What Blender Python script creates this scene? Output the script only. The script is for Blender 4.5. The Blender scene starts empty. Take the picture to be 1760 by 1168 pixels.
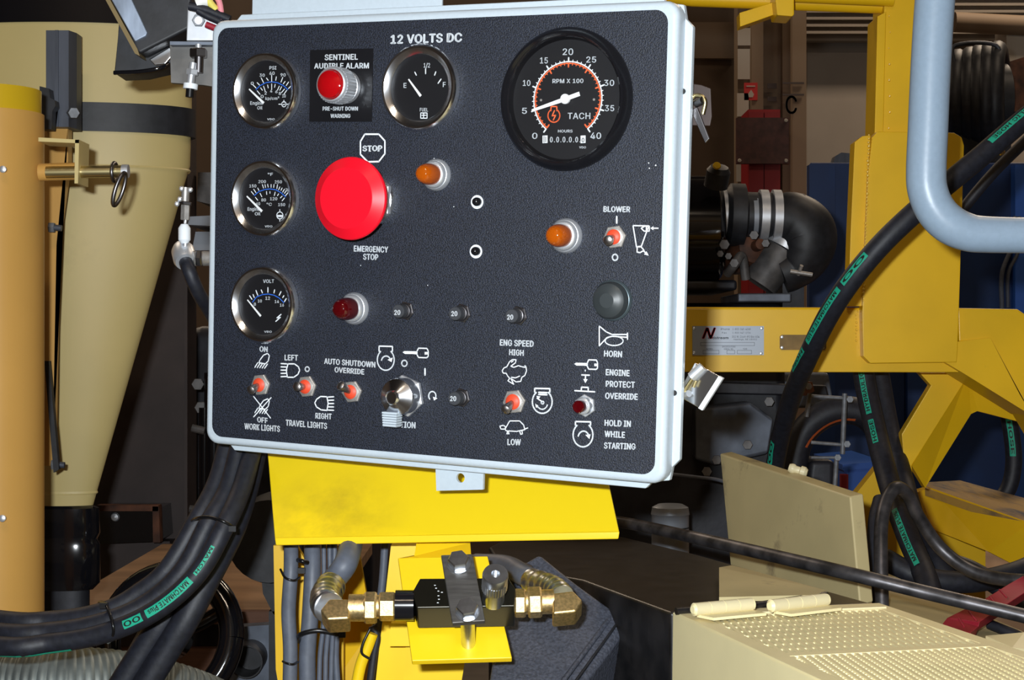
import bpy, bmesh, math, random
from math import sin, cos, pi, radians
from mathutils import Vector, Matrix
random.seed(4)
S = bpy.context.scene
COL = S.collection
# ------------------------------------------------------------------ camera, world, lights, exposure
F = 2900.0                      # focal length in pixels of the 1760x1168 frame
EYE = Vector((0, 0, 1.5))
cam = bpy.data.cameras.new('camera'); cam.sensor_width = 36.0; cam.lens = 36.0 * F / 1760.0
cam.clip_start = .02; cam.clip_end = 60
camo = bpy.data.objects.new('camera', cam); COL.objects.link(camo)
camo.location = EYE; camo.rotation_euler = (pi / 2, 0, 0); S.camera = camo
S.view_settings.view_transform = 'Standard'; S.view_settings.look = 'None'
S.view_settings.exposure = 0.0; S.view_settings.gamma = 1.0; S.view_settings.use_curve_mapping = False
w = bpy.data.worlds.new('world'); S.world = w; w.use_nodes = True
w.node_tree.nodes['Background'].inputs[0].default_value = (1.0, .82, .66, 1)
w.node_tree.nodes['Background'].inputs[1].default_value = .03
def area(name, loc, size, sy, power, color, rot):
    l = bpy.data.lights.new(name, 'AREA'); l.shape = 'RECTANGLE'; l.size = size; l.size_y = sy
    l.energy = power; l.color = color
    o = bpy.data.objects.new(name, l); COL.objects.link(o); o.location = loc; o.rotation_euler = rot; return o
area('camera_flash', (-.055, .0, 1.5 + .05), .034, .02, 29, (.90, .96, 1.0), (pi / 2, 0, 0))
for i, (x, y) in enumerate([(-3.2, 4.2), (2.6, 3.4), (-2.5, 8.2), (3.0, 7.6), (0, -2.5)]):
    area('hall_lamp', (x, y, 5.6), 1.6, .35, [42, 32, 90, 110, 60][i], (1.0, .80, .60), (0, 0, 0))

# ------------------------------------------------------------------ helpers
def W(px, py, D):
    return Vector(((px - 880) * D / F, D, 1.5 - (py - 584) * D / F))
def px2m(p, D): return p * D / F
def srgb(*c):
    return tuple(((x / 255) / 12.92 if x / 255 <= .04045 else ((x / 255 + .055) / 1.055) ** 2.4) for x in c)
MATS = {}
def mat(name, col, rough=.5, metal=0., var=.0, scale=30., bump=0., spec=.5, stretch=None, dirt=None, coat=0., emit=0.):
    m = bpy.data.materials.new(name); m.use_nodes = True; nt = m.node_tree; N = nt.nodes; L = nt.links
    b = N['Principled BSDF']; c = (*col, 1)
    b.inputs['Base Color'].default_value = c; b.inputs['Roughness'].default_value = rough
    b.inputs['Metallic'].default_value = metal; b.inputs['Specular IOR Level'].default_value = spec
    b.inputs['Coat Weight'].default_value = coat
    if emit: b.inputs['Emission Color'].default_value = c; b.inputs['Emission Strength'].default_value = emit
    if var or bump or dirt:
        tc = N.new('ShaderNodeTexCoord'); mp = N.new('ShaderNodeMapping'); L.new(tc.outputs['Object'], mp.inputs[0])
        if stretch: mp.inputs['Scale'].default_value = stretch
        n = N.new('ShaderNodeTexNoise'); n.inputs['Scale'].default_value = scale; n.inputs['Detail'].default_value = 5
        L.new(mp.outputs[0], n.inputs['Vector'])
        last = None
        if var:
            r = N.new('ShaderNodeValToRGB'); r.color_ramp.elements[0].position = .35; r.color_ramp.elements[1].position = .65
            r.color_ramp.elements[0].color = (*[max(0, x * (1 - var)) for x in col], 1)
            r.color_ramp.elements[1].color = (*[min(1, x * (1 + var)) for x in col], 1)
            L.new(n.outputs['Fac'], r.inputs[0]); last = r.outputs[0]
        if dirt:        # (colour, scale, lo, hi)
            n2 = N.new('ShaderNodeTexNoise'); n2.inputs['Scale'].default_value = dirt[1]; n2.inputs['Detail'].default_value = 8
            n2.inputs['Roughness'].default_value = .65
            L.new(mp.outputs[0], n2.inputs['Vector'])
            r2 = N.new('ShaderNodeValToRGB'); r2.color_ramp.elements[0].position = dirt[2]; r2.color_ramp.elements[1].position = dirt[3]
            L.new(n2.outputs['Fac'], r2.inputs[0])
            msk = r2.outputs[0]
            if len(dirt) > 4:
                vd = N.new('ShaderNodeVectorMath'); vd.operation = 'DISTANCE'; L.new(tc.outputs['Object'], vd.inputs[0]); vd.inputs[1].default_value = dirt[4]
                mr = N.new('ShaderNodeMapRange'); mr.inputs[1].default_value = dirt[5]; mr.inputs[2].default_value = dirt[5] * .25
                L.new(vd.outputs['Value'], mr.inputs[0]); mm = N.new('ShaderNodeMath'); mm.operation = 'MULTIPLY'
                L.new(mr.outputs[0], mm.inputs[0]); L.new(r2.outputs[0], mm.inputs[1]); msk = mm.outputs[0]
            mx = N.new('ShaderNodeMix'); mx.data_type = 'RGBA'; L.new(msk, mx.inputs[0])
            if last: L.new(last, mx.inputs[6])
            else: mx.inputs[6].default_value = c
            mx.inputs[7].default_value = (*dirt[0], 1); last = mx.outputs[2]
        if last: L.new(last, b.inputs['Base Color'])
        if bump:
            bp = N.new('ShaderNodeBump'); bp.inputs['Strength'].default_value = bump; bp.inputs['Distance'].default_value = .002
            L.new(n.outputs['Fac'], bp.inputs['Height']); L.new(bp.outputs[0], b.inputs['Normal'])
    MATS[name] = m; return m
def glassmat(name, tint=(1, 1, 1), rough=.02, fac=.06):
    m = bpy.data.materials.new(name); m.use_nodes = True; N = m.node_tree.nodes; L = m.node_tree.links
    N.remove(N['Principled BSDF']); out = N['Material Output']
    t = N.new('ShaderNodeBsdfTransparent'); t.inputs[0].default_value = (*tint, 1)
    g = N.new('ShaderNodeBsdfGlossy'); g.inputs['Roughness'].default_value = rough
    lw = N.new('ShaderNodeLayerWeight'); lw.inputs[0].default_value = .5
    pw = N.new('ShaderNodeMath'); pw.operation = 'POWER'; pw.inputs[1].default_value = 4; L.new(lw.outputs['Facing'], pw.inputs[0])
    f = N.new('ShaderNodeMath'); f.operation = 'ADD'; f.inputs[1].default_value = .03; f.use_clamp = True; L.new(pw.outputs[0], f.inputs[0])
    x = N.new('ShaderNodeMixShader'); L.new(f.outputs[0], x.inputs[0]); L.new(t.outputs[0], x.inputs[1]); L.new(g.outputs[0], x.inputs[2])
    L.new(x.outputs[0], out.inputs[0]); return m
# materials -----------------------------------------------------------
M = dict(
 graypaint=mat('grey_paint', (.55, .63, .70), .38, var=.02, scale=300, bump=.05),
 overlay=mat('black_overlay', (.0115, .0150, .0265), .52, var=.8, scale=900, bump=.4, spec=.55),
 print=mat('white_print', (.85, .9, .95), .6),
 sticker=mat('black_sticker', (.008, .008, .010), .35),
 chrome=mat('chrome', (.86, .88, .92), .20, 1),
 dial=mat('dial_black', (.006, .006, .008), .5),
 blackplastic=mat('black_gloss', (.008, .008, .010), .16),
 dullblack=mat('dull_black', (.015, .016, .020), .5, var=.3, scale=60, bump=.1),
 blue=mat('blue_line', (.03, .16, .75), .5), orange=mat('orange_line', (.95, .16, .05), .5),
 needle=mat('needle_white', (.9, .92, .93), .5),
 red=mat('stop_red', (.86, .006, .022), .38, spec=.35),
 zinc=mat('bright_zinc', (.62, .65, .70), .33, 1, var=.15, scale=90), nut=mat('nut_nickel', (.48, .46, .44), .48, .7, var=.15, scale=200), steel=mat('zinc_steel', (.74, .77, .82), .40, .72, var=.06, scale=90),
 darknut=mat('dark_nut', (.24, .23, .24), .34, 1), boot=mat('orange_boot', (.75, .07, .025), .5),
 lever=mat('lever_nickel', (.46, .43, .42), .36, 1),
 capgrey=mat('breaker_cap', (.045, .048, .056), .5), horn=mat('horn_rubber', (.035, .042, .045), .42),
 horncollar=mat('horn_collar', (.12, .16, .18), .3, .6),
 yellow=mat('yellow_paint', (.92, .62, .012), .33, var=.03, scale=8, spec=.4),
 yellowdirty=mat('yellow_paint_smudged', (.95, .69, .012), .36, dirt=((.50, .34, .02), 14, .38, .66, (-.10, -.04, 0), .085), spec=.4),
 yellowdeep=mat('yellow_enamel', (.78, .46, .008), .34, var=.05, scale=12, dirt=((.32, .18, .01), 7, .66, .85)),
 yellowworn=mat('worn_deck', (.42, .25, .05), .7, dirt=((.03, .04, .07), 9, .46, .62), stretch=(1, .6, 1)),
 rubber=mat('hose_rubber', (.011, .0125, .020), .55, var=.25, scale=150, bump=.15),
 rubbergrey=mat('hose_grey', (.10, .115, .15), .5, var=.1, scale=120, bump=.08),
 tie=mat('tie_black', (.006, .006, .007), .3), green=mat('green_print', (.01, .38, .24), .6),
 brass=mat('brass', (.72, .54, .26), .44, 1, var=.2, scale=400, bump=.1),
 blackox=mat('black_oxide', (.022, .020, .014), .26, .6, var=.1), spec_steel=mat('brushed_steel', (.13, .125, .12), .5, .7, var=.2, scale=40, stretch=(1, 12, 1)),
 handle=mat('handle_paint', (.30, .40, .52), .36, var=.03, scale=200, bump=.05), bolt=mat('bolt_grey', (.22, .23, .25), .6, .5, var=.2, scale=100),
 cream=mat('cream_paint', (.88, .77, .44), .42, var=.04, scale=14, dirt=((.35, .27, .13), 26, .70, .80)),
 creamhop=mat('hopper_cream', (.63, .50, .21), .48, var=.03, scale=8, dirt=((.45, .35, .16), 5, .6, .85)),
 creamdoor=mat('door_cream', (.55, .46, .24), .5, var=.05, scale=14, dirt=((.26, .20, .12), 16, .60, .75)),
 tan=mat('tan_paint', (.62, .34, .085), .36, var=.05, scale=6), tanyellow=mat('ring_yellow', (.62, .40, .015), .25),
 blacksteel=mat('hot_rolled_steel', (.085, .095, .12), .45, .4, var=.3, scale=30, stretch=(1, 1, .15)),
 zincyellow=mat('yellow_zinc', (.78, .66, .34), .33, 1), rodsteel=mat('rod_steel', (.10, .095, .10), .4, .7, var=.5, scale=50),
 galv=mat('galvanised_duct', (.24, .28, .28), .5, .7, var=.25, scale=30), blackgloss=mat('glossy_black_paint', (.006, .006, .008), .12, coat=.3),
 toolbox=mat('textured_plastic', (.060, .066, .088), .5, var=.3, scale=400, bump=.5),
 blacktank=mat('black_deck', (.010, .009, .009), .36, var=.6, scale=40, dirt=((.10, .08, .07), 60, .70, .78)),
 strapred=mat('red_strap', (.32, .012, .03), .5, var=.1), bluepaint=mat('blue_paint', (.003, .030, .13), .5, var=.15, scale=9),
 bluebright=mat('blue_bright', (.03, .12, .50), .45), cast=mat('cast_grey', (.12, .115, .115), .55, .3, var=.4, scale=30, bump=.4),
 darkcast=mat('dark_cast', (.018, .019, .026), .5, .2, var=.5, scale=18, bump=.5), rust=mat('rusty', (.10, .035, .015), .7, var=.6, scale=25),
 brownsteel=mat('brown_steel', (.060, .042, .038), .6, var=.15, scale=12), wood=mat('plywood', (.34, .20, .105), .7, var=.2, scale=14, stretch=(.3, 1, 1), dirt=((.12, .07, .04), 9, .62, .8)),
 woodedge=mat('plywood_edge', (.13, .06, .035), .8, var=.3, scale=20, stretch=(.2, 1, 4)),
 floor=mat('concrete', (.10, .085, .07), .6, var=.3, scale=3), wall=mat('block_wall', (.30, .26, .22), .8, var=.06, scale=3),
 wallbrown=mat('brown_wall', (.105, .07, .045), .8, var=.1, scale=2), tanwall=mat('tan_column', (.22, .155, .10), .7, var=.06, scale=3),
 white=mat('white_board', (.42, .38, .33), .6), signred=mat('sign_red', (.50, .02, .02), .5), cabinetred=mat('cabinet_red', (.26, .006, .01), .5),
 maroon=mat('maroon_panel', (.065, .022, .018), .6, var=.3, scale=30), ink=mat('black_ink', (.01, .01, .01), .6),
 alu=mat('aluminium_plate', (.32, .35, .40), .42, .35), brownplate=mat('brown_plate', (.17, .10, .03), .35, .5, var=.2, scale=60),
 wirewhite=mat('wire_white', (.9, .9, .85), .4), wireyellow=mat('wire_yellow', (.8, .7, .15), .4), wirepink=mat('wire_pink', (.85, .30, .35), .4),
 ceiling=mat('ceiling', (.12, .1, .09), .8), weld=mat('weld_yellow', (.80, .50, .05), .2), orangepaint=mat('orange_stripe', (.40, .08, .02), .5),
 beige=mat('cream_fitting', (.72, .64, .40), .4), sheetlight=mat('brushed_aluminium', (.30, .36, .46), .5, .35, var=.35, scale=60, stretch=(1, 1, .3)), rimbrown=mat('rim_olive', (.20, .14, .05), .5),
 sheet=mat('grey_sheet', (.13, .15, .19), .45, .4, var=.3, scale=20),
)
M['glass'] = glassmat('gauge_glass')
def lensmat(name, c, depth=.004):
    m = bpy.data.materials.new(name); m.use_nodes = True; b = m.node_tree.nodes['Principled BSDF']
    b.inputs['Base Color'].default_value = (*c, 1); b.inputs['Roughness'].default_value = .06
    b.inputs['Transmission Weight'].default_value = .35; b.inputs['Coat Weight'].default_value = .6
    return m
M['amber'] = lensmat('amber_lens', (.60, .115, .004)); M['redlens'] = lensmat('red_lens', (.62, .004, .008))
M['darkredlens'] = lensmat('dark_red_lens', (.10, .002, .004))

def setp(o, label=None, cat=None, group=None, kind=None):
    if label: o['label'] = label
    if cat: o['category'] = cat
    if group: o['group'] = group
    if kind: o['kind'] = kind
    return o
def worg(o):
    v = Vector((0, 0, 0)); ident = True
    while o: v = v + o.location; o = o.parent
    return v
def thing(name, label, cat, loc=(0, 0, 0), group=None):
    o = bpy.data.objects.new(name, None); COL.objects.link(o); o.location = loc; o.empty_display_size = .05
    return setp(o, label, cat, group)
def obj(name, bm, m, parent=None, label=None, cat=None, group=None, kind=None, smooth=False, bevel=0, local=None, org=None):
    """link bm as ONE mesh; vertices are in the world (or panel) frame and are shifted to the object's own origin"""
    if org is None:
        if parent is None or local is None:
            cs = [v.co for v in bm.verts]
            org = Vector([(min(c[i] for c in cs) + max(c[i] for c in cs)) / 2 for i in range(2)] + [min(c[2] for c in cs)]) if parent is None else None
    base = Vector((0, 0, 0))
    if parent is not None:
        p = parent
        while p is not None and not p.get('_frame'): base += p.location; p = p.parent
    if org is None:
        cs = [v.co for v in bm.verts]
        org = Vector([(min(c[i] for c in cs) + max(c[i] for c in cs)) / 2 for i in range(3)])
    bmesh.ops.recalc_face_normals(bm, faces=bm.faces)
    for v in bm.verts: v.co -= org
    me = bpy.data.meshes.new(name); bm.to_mesh(me); bm.free()
    me.materials.append(M[m] if isinstance(m, str) else m)
    if smooth:
        me.shade_smooth()
        me.set_sharp_from_angle(angle=radians(smooth if smooth is not True else 35))
    o = bpy.data.objects.new(name, me); COL.objects.link(o)
    if parent is not None: o.parent = parent
    o.location = org - base
    if bevel:
        b = o.modifiers.new('bevel', 'BEVEL'); b.width = bevel; b.segments = 3; b.limit_method = 'ANGLE'; b.angle_limit = radians(40)
        me.shade_smooth(); me.set_sharp_from_angle(angle=radians(180))
        o.modifiers.new('wn', 'WEIGHTED_NORMAL')
    return setp(o, label, cat, group, kind)
def BM(): return bmesh.new()
def frame(z, up=None):
    z = Vector(z).normalized(); up = Vector(up or ((0, 0, 1) if abs(z.z) < .95 else (1, 0, 0)))
    x = up.cross(z).normalized(); y = z.cross(x)
    return x, y, z
def ring(bm, c, x, y, r, n, ph=0):
    return [bm.verts.new(Vector(c) + x * (r * cos(2 * pi * i / n + ph)) + y * (r * sin(2 * pi * i / n + ph))) for i in range(n)]
def bridge(bm, a, b, close=True):
    n = len(a)
    for i in range(n if close else n - 1):
        j = (i + 1) % n
        bm.faces.new((a[i], a[j], b[j], b[i]))
def lathe(bm, c, axis, prof, n=32, up=None, ph=0, cap0=True, cap1=True):
    """prof: list of (r, h) along axis from c"""
    x, y, z = frame(axis, up); last = None; c = Vector(c)
    for k, (r, h) in enumerate(prof):
        if r < 1e-6:
            v = bm.verts.new(c + z * h)
            if last is not None:
                for i in range(n): bm.faces.new((last[i], last[(i + 1) % n], v))
            last = ('p', v); continue
        rg = ring(bm, c + z * h, x, y, r, n, ph)
        if isinstance(last, tuple):
            for i in range(n): bm.faces.new((last[1], rg[i], rg[(i + 1) % n]))
        elif last is not None: bridge(bm, last, rg)
        elif cap0: bm.faces.new(rg[::-1])
        last = rg
    if cap1 and not isinstance(last, tuple): bm.faces.new(last)
    return bm
def cyl(bm, a, b, r, n=20, r2=None, up=None, ph=0):
    a = Vector(a); b = Vector(b); d = b - a
    return lathe(bm, a, d, [(r, 0), (r if r2 is None else r2, d.length)], n, up, ph)
def hexnut(bm, a, b, r, ph=0, up=None):
    a = Vector(a); b = Vector(b); d = b - a; L = d.length; e = min(L * .18, r * .12)
    return lathe(bm, a, d, [(r * .92, 0), (r, e), (r, L - e), (r * .92, L)], 6, up, ph)
def box(bm, c, x, y, z, sx, sy, sz):
    c = Vector(c); x = Vector(x); y = Vector(y); z = Vector(z)
    vs = [bm.verts.new(c + x * (a * sx / 2) + y * (b * sy / 2) + z * (d * sz / 2)) for a in (-1, 1) for b in (-1, 1) for d in (-1, 1)]
    for f in ((0, 1, 3, 2), (4, 6, 7, 5), (0, 4, 5, 1), (2, 3, 7, 6), (0, 2, 6, 4), (1, 5, 7, 3)): bm.faces.new([vs[i] for i in f])
    return bm
X3, Y3, Z3 = Vector((1, 0, 0)), Vector((0, 1, 0)), Vector((0, 0, 1))
def abox(bm, x0, x1, y0, y1, z0, z1):
    return box(bm, ((x0 + x1) / 2, (y0 + y1) / 2, (z0 + z1) / 2), X3, Y3, Z3, x1 - x0, y1 - y0, z1 - z0)
def prism(bm, pts, d):
    """closed polygon of world points extruded by vector d"""
    a = [bm.verts.new(p) for p in pts]; b = [bm.verts.new(Vector(p) + Vector(d)) for p in pts]
    fa = bm.faces.new(a); fb = bm.faces.new(b[::-1])
    bridge(bm, a, b)
    if len(pts) > 4: bmesh.ops.triangulate(bm, faces=[fa, fb])
    return bm
def wpoly(pts, D=None):
    return [W(p[0], p[1], p[2] if len(p) > 2 else D) for p in pts]
def smooth_path(pts, sub=8):
    P = [Vector(p) for p in pts]; out = []
    for i in range(len(P) - 1):
        p0 = P[i - 1] if i else P[0] * 2 - P[1]; p1 = P[i]; p2 = P[i + 1]; p3 = P[i + 2] if i + 2 < len(P) else P[-1] * 2 - P[-2]
        for k in range(sub):
            t = k / sub
            out.append(.5 * ((2 * p1) + (p2 - p0) * t + (2 * p0 - 5 * p1 + 4 * p2 - p3) * t * t + (3 * p1 - p0 - 3 * p2 + p3) * t ** 3))
    out.append(P[-1]); return out
def tube(bm, path, r, n=14, caps=True):
    P = path; x = None; last = None
    for i, p in enumerate(P):
        t = (P[min(i + 1, len(P) - 1)] - P[max(i - 1, 0)]).normalized()
        if x is None: x = frame(t)[0]
        x = (x - t * x.dot(t)).normalized(); y = t.cross(x)
        rr = r(i / (len(P) - 1)) if callable(r) else r
        rg = ring(bm, p, x, y, rr, n)
        if last: bridge(bm, last, rg)
        elif caps: bm.faces.new(rg[::-1])
        last = rg
    if caps: bm.faces.new(last)
    return bm
def hose(name, pts, r, m, label=None, cat=None, parent=None, group=None, sub=8, n=14):
    path = smooth_path(pts, sub)
    o = obj(name, tube(BM(), path, r, n), m, parent, label, cat, group, smooth=60)
    return o, path
def band(path, r, t0, t1, half, side, name, m, parent, text=None, tm='ink', flip=False, tscale=.6):
    """a printed stripe lying on a hose: path fraction t0..t1, half = half angle (radians), side = direction the stripe faces"""
    n = len(path) - 1
    cum = [0]
    for i in range(n): cum.append(cum[-1] + (path[i + 1] - path[i]).length)
    L = cum[-1]
    def at(s):
        s = max(0, min(L, s))
        for i in range(n):
            if cum[i + 1] >= s: break
        u = (s - cum[i]) / max(1e-9, cum[i + 1] - cum[i]); p = path[i].lerp(path[i + 1], u)
        a = path[max(0, i - 1)]; b = path[min(n, i + 2)]; return p, (b - a).normalized()
    def surf(s, ang, lift):
        p, t = at(s); sd = (Vector(side) - t * Vector(side).dot(t)).normalized(); y = t.cross(sd)
        return p + (sd * cos(ang) + y * sin(ang)) * (r + lift)
    bm = BM(); K = max(6, int(30 * (t1 - t0))); rows = []
    for k in range(K + 1):
        s = L * (t0 + (t1 - t0) * k / K)
        rows.append([bm.verts.new(surf(s, -half + 2 * half * j / 4, .0004)) for j in range(5)])
    for a, b in zip(rows, rows[1:]): bridge(bm, a, b, False)
    o = obj(name, bm, m, parent)
    if text:
        me = text_mesh(text, .04)
        if me:
            xs = [v.co.x for v in me.verts]; ys = [v.co.y for v in me.verts]; x0, x1, y0, y1 = min(xs), max(xs), min(ys), max(ys)
            for v in me.verts:
                u = (v.co.x - x0) / (x1 - x0); q = (v.co.y - y0) / (y1 - y0)
                u = .06 + .88 * u
                if flip: u = 1 - u
                ang = -(q - .5) * 2 * half * tscale * (-1 if flip else 1)
                v.co = surf(L * (t0 + (t1 - t0) * u), ang, .0008)
            obj('printed_text', me, tm, parent)
    return o
FONT = None
try:
    import os
    FONT = bpy.data.fonts.load(os.path.join(bpy.utils.system_resource('DATAFILES'), 'fonts', 'Inter.woff2'))
except Exception: FONT = None
def text_mesh(s, offset=0.0, shear=0):
    cu = bpy.data.curves.new('t', 'FONT'); cu.body = s
    if FONT: cu.font = FONT
    cu.space_character = 1.06; cu.size = 1; cu.offset = 0; cu.resolution_u = 3; cu.shear = shear
    o = bpy.data.objects.new('t', cu); COL.objects.link(o)
    dg = bpy.context.evaluated_depsgraph_get(); me = bpy.data.meshes.new_from_object(o.evaluated_get(dg))
    bm = bmesh.new(); bm.from_mesh(me)
    if offset > .015:
        w_ = offset * .62; base_ = list(bm.verts) + list(bm.edges) + list(bm.faces)
        for k_, (sx, sy) in enumerate(((-w_, 0), (w_, 0), (0, w_ * .6), (0, -w_ * .6))):
            d_ = bmesh.ops.duplicate(bm, geom=base_)
            for g_ in d_['geom']:
                if isinstance(g_, bmesh.types.BMVert): g_.co.x += sx; g_.co.y += sy
    bpy.data.objects.remove(o); bpy.data.curves.remove(cu); bpy.data.meshes.remove(me)
    return bm if len(bm.verts) else None

# ------------------------------------------------------------------ the hall (setting)
def plane(name, pts, m, label=None):
    bm = BM(); bm.faces.new([bm.verts.new(p) for p in pts]); return obj(name, bm, m, kind='structure', label=label)
abb = lambda *a: abox(BM(), *a)
obj('floor', abb(-6, 8, -4, 9.2, -.1, 0), 'floor', kind='structure')
obj('wall_back', abb(-6, 8, 9.0, 9.2, 0, 6), 'wall', kind='structure')
obj('wall_left', abb(-6.2, -6, -4, 9.2, 0, 6), 'wallbrown', kind='structure')
obj('wall_right', abb(8, 8.2, -4, 9.2, 0, 6), 'wall', kind='structure')
obj('wall_front', abb(-6, 8, -4.2, -4, 0, 6), 'white', kind='structure')
obj('ceiling', abb(-6, 8, -4, 9.2, 6, 6.1), 'ceiling', kind='structure')
def wallpx(name, x0, y0, x1, y1, D, th, m, parent=None, **k):
    a = W(x0, y0, D); b = W(x1, y1, D); return obj(name, abox(BM(), min(a.x, b.x), max(a.x, b.x), D, D + th, min(a.z, b.z), max(a.z, b.z)), m, parent, **k)
wb = bpy.data.objects['wall_back']
# brown partition on the left half of the back wall
wallpx('trim_1', -700, -400, 1268, 1080, 8.6, .12, 'wallbrown', kind='structure', label='dark brown sheeted partition wall behind the machine')
wallpx('trim_2', 1186, 38, 1268, 100, 8.55, .04, 'tanwall', kind='structure', label='lighter brown wall strip under the yellow top rail')
# corrugated cladding high on the back wall: ribs
cl = obj('cladding', abb(*(lambda a, b: (a.x, b.x, 8.9, 8.96, a.z, b.z))(W(1384, 70, 8.9), W(2100, -260, 8.9))), 'wall', wb)
bm = BM()
for k in range(26):
    z = W(0, 60 - k * 12, 8.9).z; a = W(1384, 0, 8.9).x; b = W(2100, 0, 8.9).x
    abox(bm, a, b, 8.86, 8.9, z, z + .014)
obj('cladding_rib', bm, 'wall', wb, kind='stuff')
bm = BM()
for k in range(9):
    abox(bm, W(1384, 0, 8.9).x, W(2100, 0, 8.9).x, 8.99, 9.0, 0, .001)
bm.free()
# steel column with boxed web
t = thing('steel_column', 'tan steel building column lettered C beside the red cabinet', 'column', (W(1330, 0, 8.3).x, 8.3, 0))
for (x0, x1, m_, d) in ((1268, 1292, 'tanwall', 8.36), (1292, 1312, 'tanwall', 8.3), (1312, 1345, 'tanwall', 8.36), (1345, 1362, 'tanwall', 8.3), (1362, 1386, 'tanwall', 8.24)):
    a = W(x0, 0, d); b = W(x1, 0, d); obj('column_web', abb(a.x, b.x, d, d + .14, 0, 4.5), m_, t)
def signpx(name, x0, y0, x1, y1, D, m, parent, th=.006): return wallpx(name, x0, y0, x1, y1, D - th, th, m, parent)
def flat_text(s, x0, y0, x1, y1, D, m, parent, off=.02, shear=0, name='lettering'):
    bm = text_mesh(s, off, shear); a = W(x0, y0, D); b = W(x1, y1, D)
    xs = [v.co.x for v in bm.verts]; ys = [v.co.y for v in bm.verts]; X0, X1, Y0, Y1 = min(xs), max(xs), min(ys), max(ys)
    for v in bm.verts: v.co = Vector((a.x + (v.co.x - X0) / (X1 - X0) * (b.x - a.x), D, b.z + (v.co.y - Y0) / (Y1 - Y0) * (a.z - b.z)))
    return obj(name, bm, m, parent)
flat_text('C', 1350, 164, 1370, 196, 8.232, 'ink', t)
for (x0, y0, x1, y1) in ((1268, 84, 1289, 136), (1267, 160, 1287, 200), (1266, 282, 1284, 312), (1268, 48, 1290, 78)):
    signpx('white_patch', x0, y0, x1, y1, 8.3, 'white', t)
for (x0, y0, x1, y1) in ((1345, 141, 1382, 144), (1345, 161, 1382, 164), (1319, 143, 1335, 152), (1319, 166, 1335, 174)):
    signpx('stencil_line', x0, y0, x1, y1, 8.236 if x0 > 1340 else 8.3, 'brownsteel', t)
t = thing('fire_sign', 'small red fire extinguisher sign with white flame on column', 'sign', W(1290, 172, 8.2))
signpx('sign_board', 1279, 142, 1302, 172, 8.30, 'signred', t)
bm = BM(); prism(bm, wpoly([(1287, 167), (1294, 167), (1296, 162), (1291, 154), (1286, 161)], 8.292), (0, .002, 0)); obj('flame_mark', bm, 'white', t)
signpx('sign_line', 1283, 147, 1298, 149, 8.294, 'white', t, .002)
t = thing('red_cabinet', 'red steel cabinet standing behind the dark maroon board', 'cabinet', (W(1312, 0, 7.95).x, 7.95, 0))
a = W(1286, 188, 7.95); b = W(1341, 340, 7.95)
obj('cabinet_body', abb(a.x, b.x, 7.95, 8.2, 0, a.z), 'cabinetred', t)
for x0, x1 in ((1287, 1312), (1314, 1340)):
    aa = W(x0, 192, 7.94); bb = W(x1, 192, 7.94); obj('door', abb(aa.x, bb.x, 7.935, 7.95, .05, aa.z), 'cabinetred', t)
t = thing('notice_board', 'dark maroon rectangular board mounted in front of the red cabinet', 'board', W(1310, 282, 7.9))
wallpx('board_panel', 1266, 202, 1356, 281, 7.9, .034, 'maroon', t)
for p in ((1351, 207), (1351, 276), (1271, 276)): obj('corner_screw', lathe(BM(), W(*p, 7.9), (0, -1, 0), [(.009, 0), (.007, .006)], 10), 'white', t)
# pallet rack / blocks behind wall pieces at upper right
t = thing('wall_duct', 'pale horizontal duct on brackets high on the right wall', 'duct', W(1690, 40, 8.4))
obj('duct_tube', cyl(BM(), W(1640, 38, 8.4), W(1800, 46, 8.4), .05), 'tanwall', t, smooth=True)
obj('duct_drop', abb(*(lambda a, b: (a.x, b.x, 8.4, 8.6, b.z, a.z))(W(1730, 30, 8.4), W(1775, 105, 8.4))), 'white', t)
# brown unit at lower right of the column
# ------------------------------------------------------------------ blue tank / container
t = thing('blue_container', 'tall dark blue steel container behind the yellow frame', 'container', (W(1600, 0, 4.6).x, 4.9, 0))
a = W(1391, 279, 4.6); b = W(2050, 0, 4.6)
obj('container_body', prism(BM(), [Vector(q) for q in ((a.x, 4.6, 0), (b.x, 4.6, 0), (b.x, 5.8, 0), (a.x * 5.8 / 4.6 + .03, 5.8, 0))], (0, 0, a.z)), 'bluepaint', t, bevel=.006)
for x in (1391, 1560, 1745, 1900):
    aa = W(x, 0, 4.56); obj('corner_post', abb(aa.x, aa.x + .07, 4.56, 4.6, 0, a.z - .01), 'bluepaint' if x < 1740 else 'bluebright', t)
obj('lifting_lug', prism(BM(), wpoly([(1432, 279), (1436, 268), (1446, 262), (1470, 264), (1480, 270), (1480, 279)], 4.7), (0, .05, 0)), 'blacksteel', t)
t = thing('hose_reel', 'black coiled hose drum standing on top of the blue container', 'reel', W(1680, 279, 4.8))
for i, (px, r) in enumerate(((1626, 62), (1648, 76), (1668, 80), (1684, 84), (1700, 88), (1716, 90))):
    c = W(px, 176, 4.8); bm = BM(); R = px2m(r, 4.8); rr = .026
    ax = Vector((cos(.35), -sin(.35), 0)); x, y, z = frame(ax); path = [c + (x * cos(a) + y * sin(a)) * R for a in [2 * pi * k / 40 for k in range(41)]]
    obj('hose_coil', tube(bm, path, rr, 10, False), 'dullblack' if i else 'rubber', t, smooth=60)
obj('drum', cyl(BM(), W(1610, 176, 4.84), W(1725, 176, 4.84), .11, 32), 'dullblack', t, smooth=True)
obj('stand', abb(*(lambda a, b: (a.x, b.x, 4.7, 4.95, b.z, a.z))(W(1630, 230, 4.8), W(1720, 285, 4.8))), 'darkcast', t)
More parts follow.
